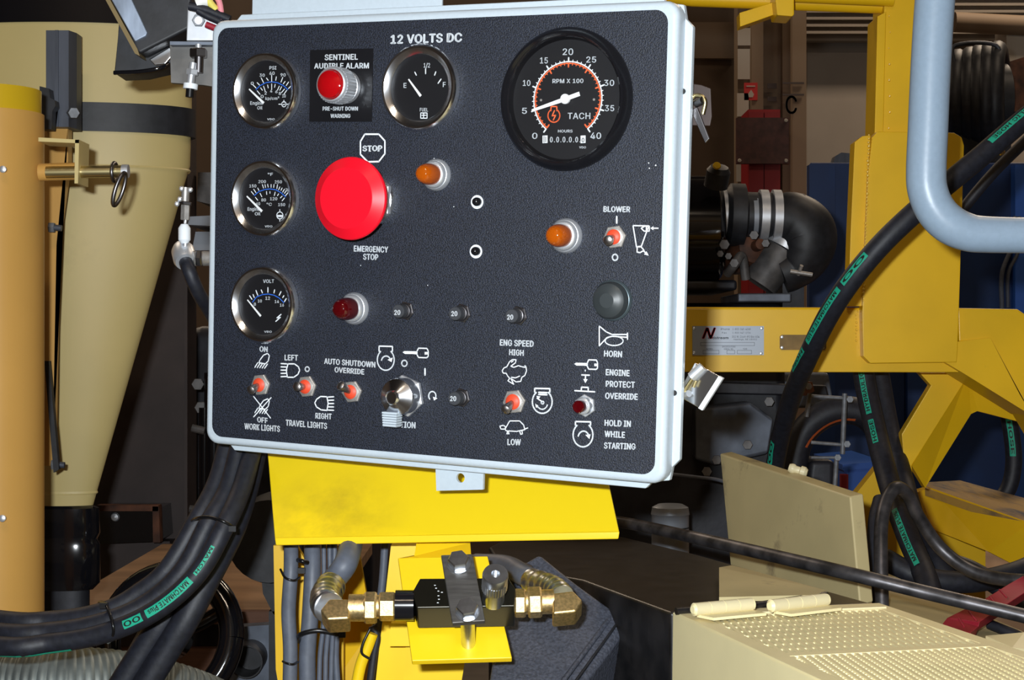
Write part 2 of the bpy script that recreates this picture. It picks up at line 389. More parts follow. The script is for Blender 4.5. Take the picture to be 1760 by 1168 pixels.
obj('guide_rail', tube(BM(), smooth_path([W(1640, 110, 4.7), W(1642, 78, 4.7), W(1712, 78, 4.7), W(1716, 120, 4.7)], 6), .006, 8), 'blacksteel', t, smooth=60)
obj('side_arm', prism(BM(), wpoly([(1722, 110), (1800, 85), (1800, 200), (1735, 190)], 4.9), (0, .1, 0)), 'rust', t)
t, _ = hose('grey_cable', [W(1745, 372, 4.553), W(1740, 420, 4.54), W(1722, 470, 4.54), W(1722, 530, 4.553)], .006, 'rubbergrey', 'thin grey cable hanging on the blue container at right edge', 'cable')
hose('grey_cable.001', [W(1752, 372, 4.554), W(1750, 430, 4.54), W(1733, 470, 4.54), W(1732, 528, 4.554)], .005, 'rubbergrey', 'thin grey cable just right of the other hanging cable', 'cable')
t = thing('blue_bin', 'bright blue plastic bin lying low behind the cream panel', 'bin', (W(1480, 0, 3.9).x, 3.95, 0))
obj('bin_body', prism(BM(), wpoly([(1450, 803), (1516, 797), (1512, 850), (1452, 850)], 3.9), (0, .35, 0)), 'bluebright', t)
obj('bin_rim', prism(BM(), wpoly([(1448, 798), (1519, 792), (1518, 803), (1449, 808)], 3.89), (0, .37, 0)), 'bluebright', t)
obj('bin_stand', abb(*(lambda a, b: (a.x, b.x, 3.9, 4.25, 0, a.z))(W(1453, 850, 3.9), W(1511, 850, 3.9))), 'darkcast', t)
obj('red_label', abb(*(lambda a, b: (a.x, b.x, 3.88, 3.9, b.z, a.z))(W(1446, 815, 3.88), W(1458, 840, 3.88))), 'cabinetred', t)

# ------------------------------------------------------------------ left background
t = thing('steel_channel', 'wide brown steel plate upright behind the hopper', 'column', (W(250, 0, 3.55).x, 3.55, 0))
obj('web', abb(*(lambda a, b: (a.x, b.x, 3.55, 3.57, b.z, a.z))(W(60, -60, 3.55), W(320, 925, 3.55))), 'brownsteel', t)
obj('flange', abb(*(lambda a, b: (a.x, b.x, 3.47, 3.57, b.z, a.z))(W(317, -60, 3.47), W(322, 925, 3.47))), 'brownsteel', t)
obj('foot', abb(*(lambda a, b: (a.x, b.x, 3.5, 3.65, 0, a.z))(W(120, 925, 3.55), W(300, 925, 3.55))), 'brownsteel', t)
t = thing('rusty_bracket', 'black steel box with rusty rim at the foot of brown plate', 'bracket', W(222, 932, 3.38))
obj('box_shell', prism(BM(), wpoly([(168, 876), (268, 876), (272, 930), (172, 934)], 3.40), (0, .15, 0)), 'blackgloss', t)
for q in (((166, 868), (272, 868), (272, 878), (166, 878)), ((262, 870), (273, 870), (275, 932), (263, 932))):
    obj('rim', prism(BM(), wpoly(q, 3.38), (0, .03, 0)), 'rust', t)
obj('rivet', lathe(BM(), W(198, 888, 3.40), (0, -1, 0), [(.009, 0), (.007, .005), (0, .008)], 12), 'steel', t)
t = thing('drive_unit', 'dark greasy gearbox and pipes behind the panel at left', 'gearbox', (W(390, 0, 3.8).x, 3.5, 0))
obj('casing', abb(*(lambda a, b: (a.x, b.x, 3.8, 4.3, 0, a.z))(W(322, 560, 3.8), W(640, 560, 3.8))), 'darkcast', t, bevel=.03)
obj('upper_casing', abb(*(lambda a, b: (a.x, b.x, 3.8, 4.1, b.z, a.z))(W(330, 225, 3.55), W(640, 560, 3.55))), 'cast', t, bevel=.02)
for (px, y0, y1, r) in ((352, 700, 860, .012), (368, 640, 880, .02), (395, 600, 900, .016), (430, 820, 960, .012)):
    obj('pipe', cyl(BM(), W(px, y0, 3.42), W(px, y1, 3.42), r), 'blackgloss', t, smooth=True)
for (x0, y0, x1, y1) in ((326, 874, 372, 880), (330, 735, 352, 740)):
    obj('flange_edge', cyl(BM(), W(x0, y0, 3.4), W(x1, y1, 3.4), .008, 10), 'cast', t, smooth=True)
for p in ((352, 838), (340, 660), (345, 700)): obj('bolt_head', hexnut(BM(), W(*p, 3.45), W(*p, 3.42), .013), 'cast', t)
obj('grey_housing', prism(BM(), wpoly([(340, 296), (366, 296), (366, 352), (338, 345)], 3.55), (0, .25, 0)), 'cast', t)
obj('cover_plate', prism(BM(), wpoly([(326, 372), (366, 370), (366, 388), (322, 386)], 3.2), (0, .3, 0)), 'alu', t)
obj('cover_plate', prism(BM(), wpoly([(336, 398), (366, 398), (366, 430), (330, 430)], 3.25), (0, .3, 0)), 'alu', t)
t = thing('gear_lever_housing', 'black lobed casting just left of the yellow bracket', 'casting', (W(460, 0, 2.4).x, 2.42, 0))
obj('lobe', lathe(BM(), W(462, 930, 2.36), (0, 1, 0), [(.058, 0), (.062, .02), (.062, .1)], 28), 'dullblack', t, smooth=True)
obj('web_plate', prism(BM(), wpoly([(446, 960), (482, 930), (482, 1062), (470, 1055), (452, 1020)], 2.38), (0, .06, 0)), 'dullblack', t)
obj('pedestal', abb(*(lambda a, b: (a.x, b.x, 2.38, 2.46, 0, a.z))(W(462, 1050, 2.38), W(482, 1050, 2.38))), 'dullblack', t)
# plywood crate (top seen from above)
t = thing('plywood_crate', 'large plywood crate with a worn brown top behind the hoses', 'crate', (-.55, 2.9, 0))
zt = W(0, 1048, 2.55).z
obj('lid', abb(-.70, -.28, 2.55, 3.38, zt - .02, zt), 'wood', t)
obj('lid_edge', abb(-.70, -.28, 2.53, 2.55, zt - .018, zt + .001), 'woodedge', t)
for k in range(6): obj('side_board', abb(-.69, -.29, 2.56, 2.58, .02 + k * (zt - .06) / 6, (k + 1) * (zt - .06) / 6), 'woodedge', t)
t = thing('grey_base_plate', 'grey steel plate with a round dark port beside yellow post', 'plate', W(440, 1200, 2.48))
obj('plate', prism(BM(), wpoly([(395, 1078), (482, 1072), (482, 1200), (395, 1200)], 2.48), (0, .03, 0)), 'sheet', t)
obj('port', lathe(BM(), W(432, 1126, 2.48), (0, -1, 0), [(.024, -.001), (.024, .05), (.022, .05), (.020, .004), (0, .004)], 28), 'dullblack', t, smooth=True)
# handwheel
t = thing('handwheel', 'glossy black pressed handwheel behind the hose bundle', 'wheel', W(292, 1200, 2.2))
c = W(292, 1095, 2.2); ax = Vector((-.10, -1, .35)).normalized(); x, y, z = frame(ax)
bm = BM(); path = [c + (x * cos(a) * px2m(108, 2.2) + y * sin(a) * px2m(112, 2.2)) for a in [2 * pi * k / 48 for k in range(49)]]
obj('rim', tube(bm, path, .0165, 14, False), 'blackgloss', t, smooth=60)
for k in range(3):
    a = 2 * pi * k / 3 + .5; d = x * cos(a) + y * sin(a)
    obj('spoke', tube(BM(), [c + d * .012, c + d * .045 + z * -.008, c + d * .078], .0095, 10), 'blackgloss', t, smooth=60)
obj('hub', lathe(BM(), c - z * .012, z, [(.028, 0), (.028, .02), (.02, .028), (0, .03)], 24), 'blackgloss', t, smooth=True)
# corrugated silver duct
t = thing('flexible_duct', 'silver corrugated metal duct across the bottom left corner', 'duct', W(120, 1200, 1.76))
path = smooth_path([W(-90, 1240, 1.76), W(0, 1200, 1.76), W(110, 1192, 1.76), W(220, 1200, 1.79), W(330, 1230, 1.82), W(400, 1270, 1.86)], 26)
def rip(u): return .0475 + .0013 * abs(sin(u * pi * 52))
obj('duct_shell', tube(BM(), smooth_path(path, 3), rip, 40), 'galv', t, smooth=20)

# ------------------------------------------------------------------ hopper
t = thing('hopper', 'cream conical dust hopper with black band at left', 'hopper', (W(110, 0, 2.4).x, 2.4, 0))
cx = lambda px, D: W(px, 0, D).x
HX = cx(98, 2.5); HY = 2.5
def hz(py, D=2.28): return W(0, py, D).z
prof = [(.030 + .0, hz(874)), (.062, hz(870)), (.066, hz(845)), (.0665, hz(846))]
prof = [(.064, hz(874)), (.068, hz(845)), (.180, hz(300)), (.182, hz(200)), (.182, hz(40)), (.182, hz(-20))]
# radius from silhouette: right edge px at height
def rad(px): return None
DH = 2.35; HX = cx(105, DH); HYc = DH
def rr(pxr): return px2m(pxr - 105, DH)
pr = [(rr(158), W(0, 874, DH).z), (rr(166), W(0, 846, DH).z), (rr(318), W(0, 310, DH).z), (rr(326), W(0, 285, DH).z), (rr(329), W(0, 185, DH).z), (rr(329), W(0, 42, DH).z)]
base = Vector((HX, HYc, 0))
def hlathe(bm, *a, **k):
    lathe(bm, *a, **k)
    for v in bm.verts: v.co.y = HYc + (v.co.y - HYc) * .45      # the hopper is oval: wide and shallow
    return bm
obj('cone', hlathe(BM(), base, Z3, [(r, z) for r, z in pr], 96), 'creamhop', t, smooth=50)
zs = W(0, 294, DH).z
obj('seam', hlathe(BM(), base, Z3, [(rr(325) + .0006, zs - .002), (rr(325) + .0022, zs), (rr(325) + .0006, zs + .002)], 96, cap0=False, cap1=False), 'creamhop', t)
zs = W(0, 846, DH).z
obj('seam', hlathe(BM(), base, Z3, [(rr(166) + .0002, zs - .002), (rr(166) + .0018, zs), (rr(166.5) + .0004, zs + .003)], 96, cap0=False, cap1=False), 'creamhop', t)
z1 = W(0, 237, DH).z; z0 = W(0, 189, DH).z
obj('clamp_band', hlathe(BM(), base, Z3, [(rr(329) + .001, z1), (rr(329) + .005, z1), (rr(329) + .005, z0), (rr(329) + .001, z0)], 96, cap0=False, cap1=False), 'dullblack', t, smooth=30)
z2 = W(0, 50, DH - .03).z
obj('top_shroud', hlathe(BM(), base, Z3, [(rr(329), z2), (rr(331) + .004, z2), (rr(331) + .004, z2 + .25), (0, z2 + .25)], 96), 'blackgloss', t, smooth=30, label='glossy black top shroud')
obj('rubber_boot', hlathe(BM(), base, Z3, [(rr(160), W(0, 1012, DH).z), (rr(172), W(0, 1000, DH).z), (rr(172), W(0, 935, DH).z), (rr(167), W(0, 925, DH).z), (rr(172), W(0, 915, DH).z), (rr(170), W(0, 872, DH).z), (rr(158), W(0, 866, DH).z)], 64), 'blackgloss', t, smooth=40, label='black rubber outlet boot')
obj('outlet_leg', hlathe(BM(), base, Z3, [(.04, 0), (.04, W(0, 1005, DH).z)], 24), 'darkcast', t, smooth=True)
# channel upright on hopper
DC = 2.175
t = thing('channel_upright', 'short black steel channel standing before the hopper', 'channel', W(98, 640, DC))
a = W(72, 52, DC); b = W(126, 218, DC)
obj('channel_face', prism(BM(), [Vector((p[0], p[1], b.z)) for p in ((W(72, 0, DC).x, DC + .02), (W(79, 0, DC).x, DC), (W(118, 0, DC).x, DC), (W(125, 0, DC).x, DC + .02), (W(125, 0, DC).x, DC + .045), (W(72, 0, DC).x, DC + .045))], (0, 0, a.z - b.z)), 'blacksteel', t)
obj('centre_rib', abb(W(95, 0, DC).x, W(101, 0, DC).x, DC - .002, DC, b.z, a.z), 'blacksteel', t)
obj('lower_leg', prism(BM(), wpoly([(70, 215), (117, 215), (117, 275), (97, 420), (90, 800), (70, 800)], DC + .02), (0, .02, 0)), 'tan', t, label='tan painted lower leg')
obj('bolt', hexnut(BM(), W(123, 194, DC + .01), W(127, 194, DC - .02), .0075), 'bolt', t)
for p in ((92, 391), (97, 798)):
    obj('bolt', hexnut(BM(), W(p[0] - 8, p[1], DC), W(p[0] + 2, p[1], DC), .007), 'bolt', t)
    obj('bolt_shank', cyl(BM(), W(p[0] + 2, p[1], DC), W(p[0] + 14, p[1] + 1, DC), .004), 'blacksteel', t, smooth=True)
obj('link_bar', prism(BM(), wpoly([(76, 620), (84, 620), (101, 806), (92, 812)], DC - .01), (0, .01, 0)), 'dullblack', t)
obj('clip', prism(BM(), wpoly([(68, 148), (84, 152), (86, 168), (94, 172), (95, 182), (90, 190), (88, 222), (68, 222)], DC - .03), (0, .02, 0)), 'dullblack', t)
# tan cylinder
DT = 1.9; TX = W(-20, 0, DT).x; TR = px2m(93, DT)
t = thing('tan_post', 'thick tan painted round post at the left edge', 'post', (TX, DT, 0))
zt = W(0, 183, DT - TR).z
obj('post_shaft', lathe(BM(), (TX, DT, 0), Z3, [(TR, 0), (TR, zt)], 72), 'tan', t, smooth=True)
obj('yellow_collar', lathe(BM(), (TX, DT, 0), Z3, [(TR - .003, zt), (TR - .003, W(0, 141, DT - TR).z), (TR - .008, W(0, 140, DT - TR).z)], 72), 'tanyellow', t, smooth=True, label='yellow upper collar')
for p in ((6, 291), (5, 890)):
    q = W(p[0], p[1], DT - TR + .0015); obj('rivet', lathe(BM(), q, (0, -1, 0), [(.0038, 0), (.0038, .003), (.002, .004), (0, .004)], 16), 'steel', t, smooth=True)
DP = DT - .01
t = thing('pin_bracket', 'cream welded bracket on the tan post that holds the pin', 'bracket', W(100, 320, DP))
obj('top_arm', prism(BM(), wpoly([(66, 236), (136, 240), (136, 246), (66, 243)], DP - .02), (0, .045, 0)), 'creamhop', t)
obj('end_plate', prism(BM(), wpoly([(129, 240), (136, 240), (134, 315), (128, 315)], DP - .02), (0, .045, 0)), 'creamhop', t)
obj('sleeve', cyl(BM(), W(68, 296, DP), W(131, 294, DP), px2m(15, DP), 28), 'tan', t, smooth=True)
t = thing('hitch_pin', 'yellow zinc pin through the cream bracket with a ring clip', 'pin', W(150, 300, DP - .02))
obj('shaft', cyl(BM(), W(80, 296, DP - .006), W(220, 294, DP - .006), px2m(10.5, DP), 24), 'zincyellow', t, smooth=True)
obj('pin_head', cyl(BM(), W(210, 294, DP - .006), W(221, 294, DP - .006), px2m(11.5, DP), 20), 'steel', t, smooth=True)
c = W(197, 296, DP - .006)
obj('clip_coil', tube(BM(), [c + Vector((0.001 * cos(a), cos(a) * .0105, sin(a) * .0105)) for a in [2 * pi * k / 24 for k in range(25)]], .0022, 8, False), 'darknut', t, smooth=60)
c = W(205, 325, DP - .02)
obj('ring_clip', tube(BM(), [c + Vector((sin(.32) * cos(a) * .018 + .003 * sin(a), cos(.32) * .006 * sin(a), cos(a) * .018)) for a in [2 * pi * k / 30 for k in range(31)]], .0024, 8, False), 'darknut', t, smooth=60)

# ------------------------------------------------------------------ work lamp at top left
t = thing('work_lamp', 'black box lamp with brushed metal side tilted at top left', 'lamp', W(260, 100, 1.7))
DL = 1.66
obj('housing', prism(BM(), wpoly([(182, -40), (330, -40), (328, 42), (320, 52), (241, 92), (232, 88)], DL), (0, .09, 0)), 'dullblack', t, bevel=.004)
obj('metal_side', prism(BM(), wpoly([(186, -10), (222, -10), (253, 56), (250, 62), (232, 71), (229, 66)], DL - .004), (0, .006, 0)), 'sheetlight', t, bevel=.001, label='brushed metal side strip')
obj('rim_edge', prism(BM(), wpoly([(176, -10), (184, -10), (236, 84), (240, 96), (232, 92)], DL - .002), (0, .05, 0)), 'rimbrown', t)
obj('lens_hood', prism(BM(), wpoly([(204, 40), (200, 120), (196, 126), (240, 124), (292, 112), (305, 60), (300, 30)], DL + .03), (0, .05, 0)), 'dullblack', t, bevel=.002)
obj('hood_lip', tube(BM(), smooth_path([W(196, 125, DL + .025), W(240, 123, DL + .02), W(275, 117, DL + .02), W(290, 110, DL + .03)], 6), .0022, 8), 'blackgloss', t, smooth=60)
obj('glass', prism(BM(), wpoly([(256, 102), (292, 80), (296, 96), (284, 110), (266, 112)], DL + .024), (0, .004, 0)), 'chrome', t, bevel=.001)
t = thing('angle_bracket', 'grey steel angle bracket with bolts beside the panel top', 'bracket', W(330, 150, 1.62))
DB = 1.60
obj('angle_plate', prism(BM(), wpoly([(292, 76), (375, 76), (375, 150), (350, 146), (294, 142)], DB), (0, .008, 0)), 'spec_steel', t)
obj('angle_top', prism(BM(), wpoly([(292, 71), (375, 72), (375, 77), (292, 77)], DB - .012), (0, .05, 0)), 'sheet', t)
obj('upright_tab', prism(BM(), wpoly([(322, 12), (328, 12), (365, 26), (375, 40), (375, 70), (320, 70)], DB + .006), (0, .006, 0)), 'steel', t, bevel=.001)
obj('bolt', hexnut(BM(), W(341, 35, DB + .006), W(341, 35, DB - .004), .0062), 'bolt', t)
obj('bolt', cyl(BM(), W(341, 35, DB - .004), W(341, 35, DB - .008), .0034), 'darknut', t, smooth=True)
obj('cap_bolt', hexnut(BM(), W(341, 84, DB - .012), W(341, 99, DB - .012), .0085), 'darknut', t)
obj('cap_bolt', cyl(BM(), W(341, 76, DB - .012), W(341, 84, DB - .012), .0030), 'steel', t, smooth=True)
obj('bolt_shank', cyl(BM(), W(342, 99, DB - .012), W(341, 125, DB - .012), .0042), 'darknut', t, smooth=True)
t = thing('cable_gland', 'small white and chrome plug hanging under the steel bracket', 'plug', W(328, 165, DB - .012))
obj('body', cyl(BM(), W(332, 108, DB - .014), W(327, 145, DB - .014), .0038), 'steel', t, smooth=True)
obj('collar_nut', hexnut(BM(), W(331, 119, DB - .014), W(330, 129, DB - .014), .0058), 'steel', t)
obj('white_ring', cyl(BM(), W(328, 144, DB - .014), W(327, 153, DB - .014), .0068, 18), 'print', t, smooth=True)
obj('tip', cyl(BM(), W(327, 153, DB - .014), W(326, 167, DB - .014), .004), 'tie', t, smooth=True)
for (nm, m_, lb, r, pts) in (
  ('wire', 'wirewhite', 'white wire at the top edge left of the panel', .0050, [(338, 6), (348, 2), (358, 2)]),
  ('wire', 'wireyellow', 'yellow wire looping above the steel bracket', .0035, [(355, -6), (362, 6), (372, 18)]),
  ('wire', 'wirepink', 'pink wire curling down behind the panel top corner', .0028, [(370, -8), (377, 4), (380, 22), (381, 40)]),
  ('wire', 'rubber', 'black sleeved wire running from lamp over the bracket', .0042, [(325, 10), (350, 16), (372, 24), (395, 34)]),
  ('wire', 'rubber', 'lower black sleeved wire entering behind the panel corner', .0035, [(340, 18), (356, 27), (372, 34), (392, 44)]),
  ('wire', 'strapred', 'short red wire sleeve beside the bracket bolt', .0030, [(354, 42), (364, 46), (380, 52)])):
    hose(nm, [W(p[0], p[1], 1.585) for p in pts], r, m_, lb, 'wire')
t = thing('hydraulic_coupling', 'shiny elbow coupling with white test plug left of the panel', 'coupling', W(320, 460, 1.62))
DQ = 1.62
for (y0, y1, r, m_, hx) in ((322, 346, 7, 'nut', 0), (346, 352, 12, 'darknut', 1), (352, 378, 8, 'nut', 1), (378, 384, 3, 'steel', 0), (416, 424, 4, 'steel', 0)):
    bm = BM(); (hexnut if hx else cyl)(bm, W(319, y0, DQ), W(318, y1, DQ), px2m(r, DQ)); obj('fitting', bm, m_, t, smooth=not hx)
obj('white_plug', lathe(BM(), W(317, 418, DQ), Z3, [(px2m(6, DQ), 0), (px2m(10.5, DQ), px2m(6, DQ)), (px2m(10.5, DQ), px2m(26, DQ)), (px2m(6, DQ), px2m(33, DQ))], 24), 'print', t, smooth=True, label='white test plug')
for p in ((312, 324), (327, 326), (309, 342), (304, 350)): obj('bead', lathe(BM(), W(*p, DQ - .008), (0, -1, 0), [(.002, -.002), (.0026, 0), (.0015, .002), (0, .0025)], 10), 'steel', t, smooth=True)
c = W(318, 446, DQ); ax = Vector((.25, -.65, -.55)).normalized()
obj('elbow', lathe(BM(), c - ax * .02, ax, [(px2m(16, DQ), 0), (px2m(20, DQ), .006), (px2m(20, DQ), .02), (px2m(17, DQ), .024), (px2m(13, DQ), .024)], 32), 'steel', t, smooth=True)
obj('side_fitting', cyl(BM(), W(330, 444, DQ), W(360, 444, DQ + .01), px2m(13, DQ), 20), 'nut', t, smooth=True)
obj('side_nut', hexnut(BM(), W(338, 444, DQ), W(348, 444, DQ), px2m(15, DQ)), 'darknut', t)
hose('black_hose', [c + ax * .0, W(326, 468, DQ - .01), W(342, 505, DQ), W(366, 545, DQ + .03), W(400, 620, DQ + .05)], px2m(12, DQ), 'rubber', 'black hose leaving the shiny elbow behind the panel left edge', 'hose')

# ------------------------------------------------------------------ hose bundle lower left
HB = 1.56
r1 = px2m(17, HB)
specs = [
 ([(392, 760, 1.60), (372, 830, 1.58), (338, 895, 1.56), (290, 975, 1.55), (240, 1018, 1.55), (180, 1050, 1.55), (90, 1066, 1.56), (-20, 1062, 1.58), (-300, 1010, 1.75)], 'uppermost black hose sweeping left under the tan post'),
 ([(412, 765, 1.58), (392, 840, 1.56), (358, 900, 1.54), (315, 980, 1.53), (255, 1035, 1.53), (180, 1068, 1.53), (90, 1085, 1.54), (-20, 1084, 1.56), (-300, 1035, 1.72)], 'middle black hose of the bundle curving to the left edge'),
 ([(434, 770, 1.58), (415, 840, 1.55), (386, 905, 1.52), (340, 985, 1.51), (270, 1047, 1.51), (185, 1086, 1.52), (90, 1104, 1.53), (-20, 1108, 1.54), (-300, 1062, 1.70)], 'lowest black hose of the bundle with green printed bands')]
paths = []
for i, (pts, lb) in enumerate(specs):
    o, pth = hose('black_hose', [W(*p) for p in pts], r1, 'rubber', lb, 'hose', sub=10, n=18); paths.append((o, pth))
o, pth = paths[2]; sd = Vector((.05, -1, .25))
band(pth, r1, .233, .312, .42, sd, 'green_band', 'green', o, text='MATCHMATE Plus', flip=False)
band(pth, r1, .319, .350, .42, sd, 'green_band', 'green', o, text='OO')
band(pth, r1, .178, .224, .20, sd, 'green_band', 'green', o, text='MATCH', tscale=.8)
band(pth, r1, .44, .56, .25, Vector((0, -.5, -1)), 'green_band', 'green', o)
r2 = px2m(24, HB)
for i, (pts, lb) in enumerate([
 ([(420, 700, 1.63), (400, 790, 1.62), (372, 900, 1.62), (318, 1000, 1.61), (285, 1060, 1.60), (245, 1120, 1.6), (195, 1200, 1.6), (180, 1230, 1.6)], 'left one of two black hoses dropping steeply to the bottom edge'),
 ([(446, 700, 1.63), (430, 800, 1.61), (402, 900, 1.61), (358, 990, 1.60), (322, 1060, 1.59), (285, 1120, 1.59), (235, 1200, 1.59), (215, 1230, 1.59)], 'right one of two black hoses dropping steeply to the bottom edge')]):
    hose('black_hose', [W(*p) for p in pts], r2, 'rubber', lb, 'hose', sub=10, n=18)
hose('black_hose', [W(446, 700, 1.66), W(430, 790, 1.64), W(412, 850, 1.62), W(384, 910, 1.60), W(345, 975, 1.6), W(300, 1030, 1.6), W(260, 1085, 1.62), W(225, 1150, 1.63), W(200, 1230, 1.63)], px2m(20, 1.6), 'rubber', 'black hose running behind the other bundled hoses', 'hose', sub=8)
def tie(pts, r, label, head=None, group='black cable ties'):
    o, p = hose('cable_tie', pts, r, 'tie', label, 'cable tie', group=group, sub=6, n=8)
    if head is not None:
        h = Vector(head); obj('tie_head', box(BM(), h, X3, Y3, Z3, .0065, .005, .005), 'tie', o)
    return o
tie([W(326, 897, 1.57), W(338, 890, 1.525), W(360, 888, 1.51), (W(385, 896, 1.50)), W(404, 908, 1.515), W(402, 912, 1.56)], .0014, 'black cable tie high on the hose bundle under panel corner', W(400, 908, 1.505))
tie([W(170, 1034, 1.56), W(180, 1036, 1.53), W(189, 1056, 1.512), W(195, 1080, 1.505), W(192, 1098, 1.52), W(186, 1104, 1.55)], .0014, 'black cable tie on the hoses sweeping to the left edge', W(178, 1040, 1.525))

# ------------------------------------------------------------------ yellow bracket carrying the panel
DY = 1.50
t = thing('support_bracket', 'bright yellow steel bracket and post carrying the control panel', 'bracket', W(745, 1400, 1.6))
def quadslab(name, q, th, m, parent, **k):
    return obj(name, prism(BM(), wpoly(q), th), m, parent, **k)
q = [(458, 760, 1.60), (1040, 800, 1.50), (1065, 916, 1.44), (472, 926, 1.50)]
quadslab('sloping_plate', q, (0, .005, 0), 'yellowdirty', t, bevel=.0012)
quadslab('plate_lip', [(472, 924, 1.50), (1065, 913, 1.44), (1063, 926, 1.44), (474, 937, 1.50)], (0, .02, 0), 'yellow', t, bevel=.001)
quadslab('neck_plate', [(716, 932, 1.50), (808, 932, 1.50), (812, 985, 1.46), (690, 985, 1.46), (686, 960, 1.48), (712, 955, 1.49)], (0, .006, 0), 'yellow', t)
quadslab('post_front', [(672, 937, 1.56), (716, 937, 1.56), (700, 1220, 1.56), (640, 1220, 1.56)], (0, .06, 0), 'yellow', t)
quadslab('post_side', [(700, 1075, 1.55), (800, 1130, 1.55), (785, 1220, 1.55), (690, 1220, 1.55)], (0, .05, 0), 'yellow', t)
quadslab('clip_plate', [(672, 1070, 1.52), (704, 1072, 1.52), (706, 1110, 1.52), (668, 1110, 1.52)], (0, .02, 0), 'yellow', t)
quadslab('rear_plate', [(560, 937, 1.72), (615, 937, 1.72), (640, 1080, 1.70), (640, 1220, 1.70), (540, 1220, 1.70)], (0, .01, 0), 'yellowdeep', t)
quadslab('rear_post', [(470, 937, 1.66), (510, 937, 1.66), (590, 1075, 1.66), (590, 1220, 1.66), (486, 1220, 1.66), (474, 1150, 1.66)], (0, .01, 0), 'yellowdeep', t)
obj('floor_post', abox(BM(), W(640, 0, 1.6).x, W(785, 0, 1.6).x, 1.56, 1.62, 0, W(0, 1210, 1.56).z), 'yellow', t)
# clamp plate frame: ex along the valve, n towards viewer and up
O = W(790, 1040, 1.36)
ex = Vector((1, .0, -.02)).normalized(); nn = Vector((0, -.72, .70)).normalized(); a2 = nn.cross(ex).normalized()
def VP(a, b, c): return O + ex * a + a2 * b + nn * c
def vq(px, py, c):
    """point of the plane at height c above the bracket plate, seen at a pixel of the photograph"""
    d = (W(px, py, 1) - EYE); p0 = O + nn * (c - .030); s = (p0 - EYE).dot(nn) / d.dot(nn); return EYE + d * s
q = [vq(684, 958, 0), vq(838, 955, 0), vq(880, 1130, 0), vq(708, 1135, 0)]
obj('mount_plate', prism(BM(), q, -nn * .006), 'yellow', t, bevel=.0008)
# valve
t = thing('flow_control_valve', 'black hydraulic flow control valve with brass fittings under panel', 'valve', vq(790, 1080, 0))
HV = .034
top = [vq(700, 1010, HV), vq(735, 992, HV), vq(862, 990, HV), vq(885, 1006, HV), vq(884, 1040, HV), vq(712, 1044, HV)]
top = [vq(708, 1018, HV), vq(722, 993, HV), vq(874, 992, HV), vq(886, 1010, HV), vq(884, 1041, HV), vq(716, 1044, HV)]
obj('valve_block', prism(BM(), top, -nn * .029), 'blackox', t, bevel=.0012)
bx = vq(712, 1040, HV - .014)
ca = vq(795, 1041, HV - .010) - a2 * .0
def VX(px, py, c=HV - .012): return vq(px, py, c)
yv = 1040
obj('end_collar', cyl(BM(), VX(680, 1040), VX(712, 1040), .0125, 32), 'blackplastic', t, smooth=True)
def hx(px0, px1, r, m, nm, py0=1042, py1=1042, hexa=True, ph=.5):
    bm = BM(); (hexnut if hexa else cyl)(bm, VX(px0, py0), VX(px1, py1), r, ph=ph) if hexa else cyl(bm, VX(px0, py0), VX(px1, py1), r, 28)
    return obj(nm, bm, m, t, smooth=not hexa)
hx(652, 680, .0118, 'brass', 'hex_nut'); hx(645, 653, .0095, 'brass', 'fitting_neck', hexa=False)
hx(626, 648, .0130, 'brass', 'hex_nut', 1044, 1044); hx(600, 628, .0110, 'brass', 'fitting_neck', 1044, 1044, False)
hx(884, 904, .0118, 'brass', 'hex_nut', 1036, 1036); hx(900, 910, .0098, 'brass', 'fitting_neck', 1035, 1034, False)
hx(907, 931, .0128, 'brass', 'hex_nut', 1035, 1034); hx(930, 952, .0100, 'brass', 'fitting_neck', 1034, 1033, False)
def elbow_block(pts, c, nm):
    return obj(nm, prism(BM(), [vq(*p, c) for p in pts], -nn * .020), 'brass', t, bevel=.002)
elbow_block([(550, 1048), (566, 1028), (600, 1028), (600, 1062), (562, 1064)], HV - .003, 'brass_elbow')
elbow_block([(950, 1018), (985, 1014), (1002, 1032), (990, 1050), (950, 1054)], HV - .003, 'brass_elbow')
# crimped collars of the two hoses behind the elbows
def crimp(pts, r, label, hpts, hr):
    th = thing('hydraulic_hose', label, 'hose', pts[0])
    path = smooth_path(pts, 10); obj('crimp_collar', tube(BM(), path, lambda u: r * (1 + .06 * sin(u * 40)), 24), 'zinc', th, smooth=50, label='shiny crimped metal end')
    obj('hose_body', tube(BM(), smooth_path(hpts, 10), hr, 18), 'rubbergrey', th, smooth=60); return th
eL = vq(570, 1046, HV - .022).y; eR = vq(970, 1034, HV - .022).y
crimp([W(566, 1044, eL + .012), W(560, 1038, eL + .022), W(560, 1024, eL + .045), W(568, 1008, eL + .07)], .0125, 'grey hydraulic hose curving up from the left brass elbow', [W(562, 1016, eL + .06), W(574, 996, eL + .09), W(594, 968, 1.47), W(604, 930, 1.51), W(606, 890, 1.56)], .0105)
crimp([W(966, 1026, eR + .012), W(955, 1014, eR + .025), W(940, 1006, eR + .04), (W(914, 998, eR + .065))], .0105, 'grey hydraulic hose leading back from the right brass elbow', [W(925, 1000, eR + .06), W(900, 988, eR + .08), W(870, 972, 1.52), W(820, 968, 1.58)], .0095)
st = [vq(758, 953, HV + .010), vq(812, 951, HV + .010), vq(834, 1066, HV + .010), vq(777, 1070, HV + .010)]
obj('clamp_strap', prism(BM(), st, -nn * .005), 'spec_steel', t, bevel=.0008, label='bare steel clamp strap')
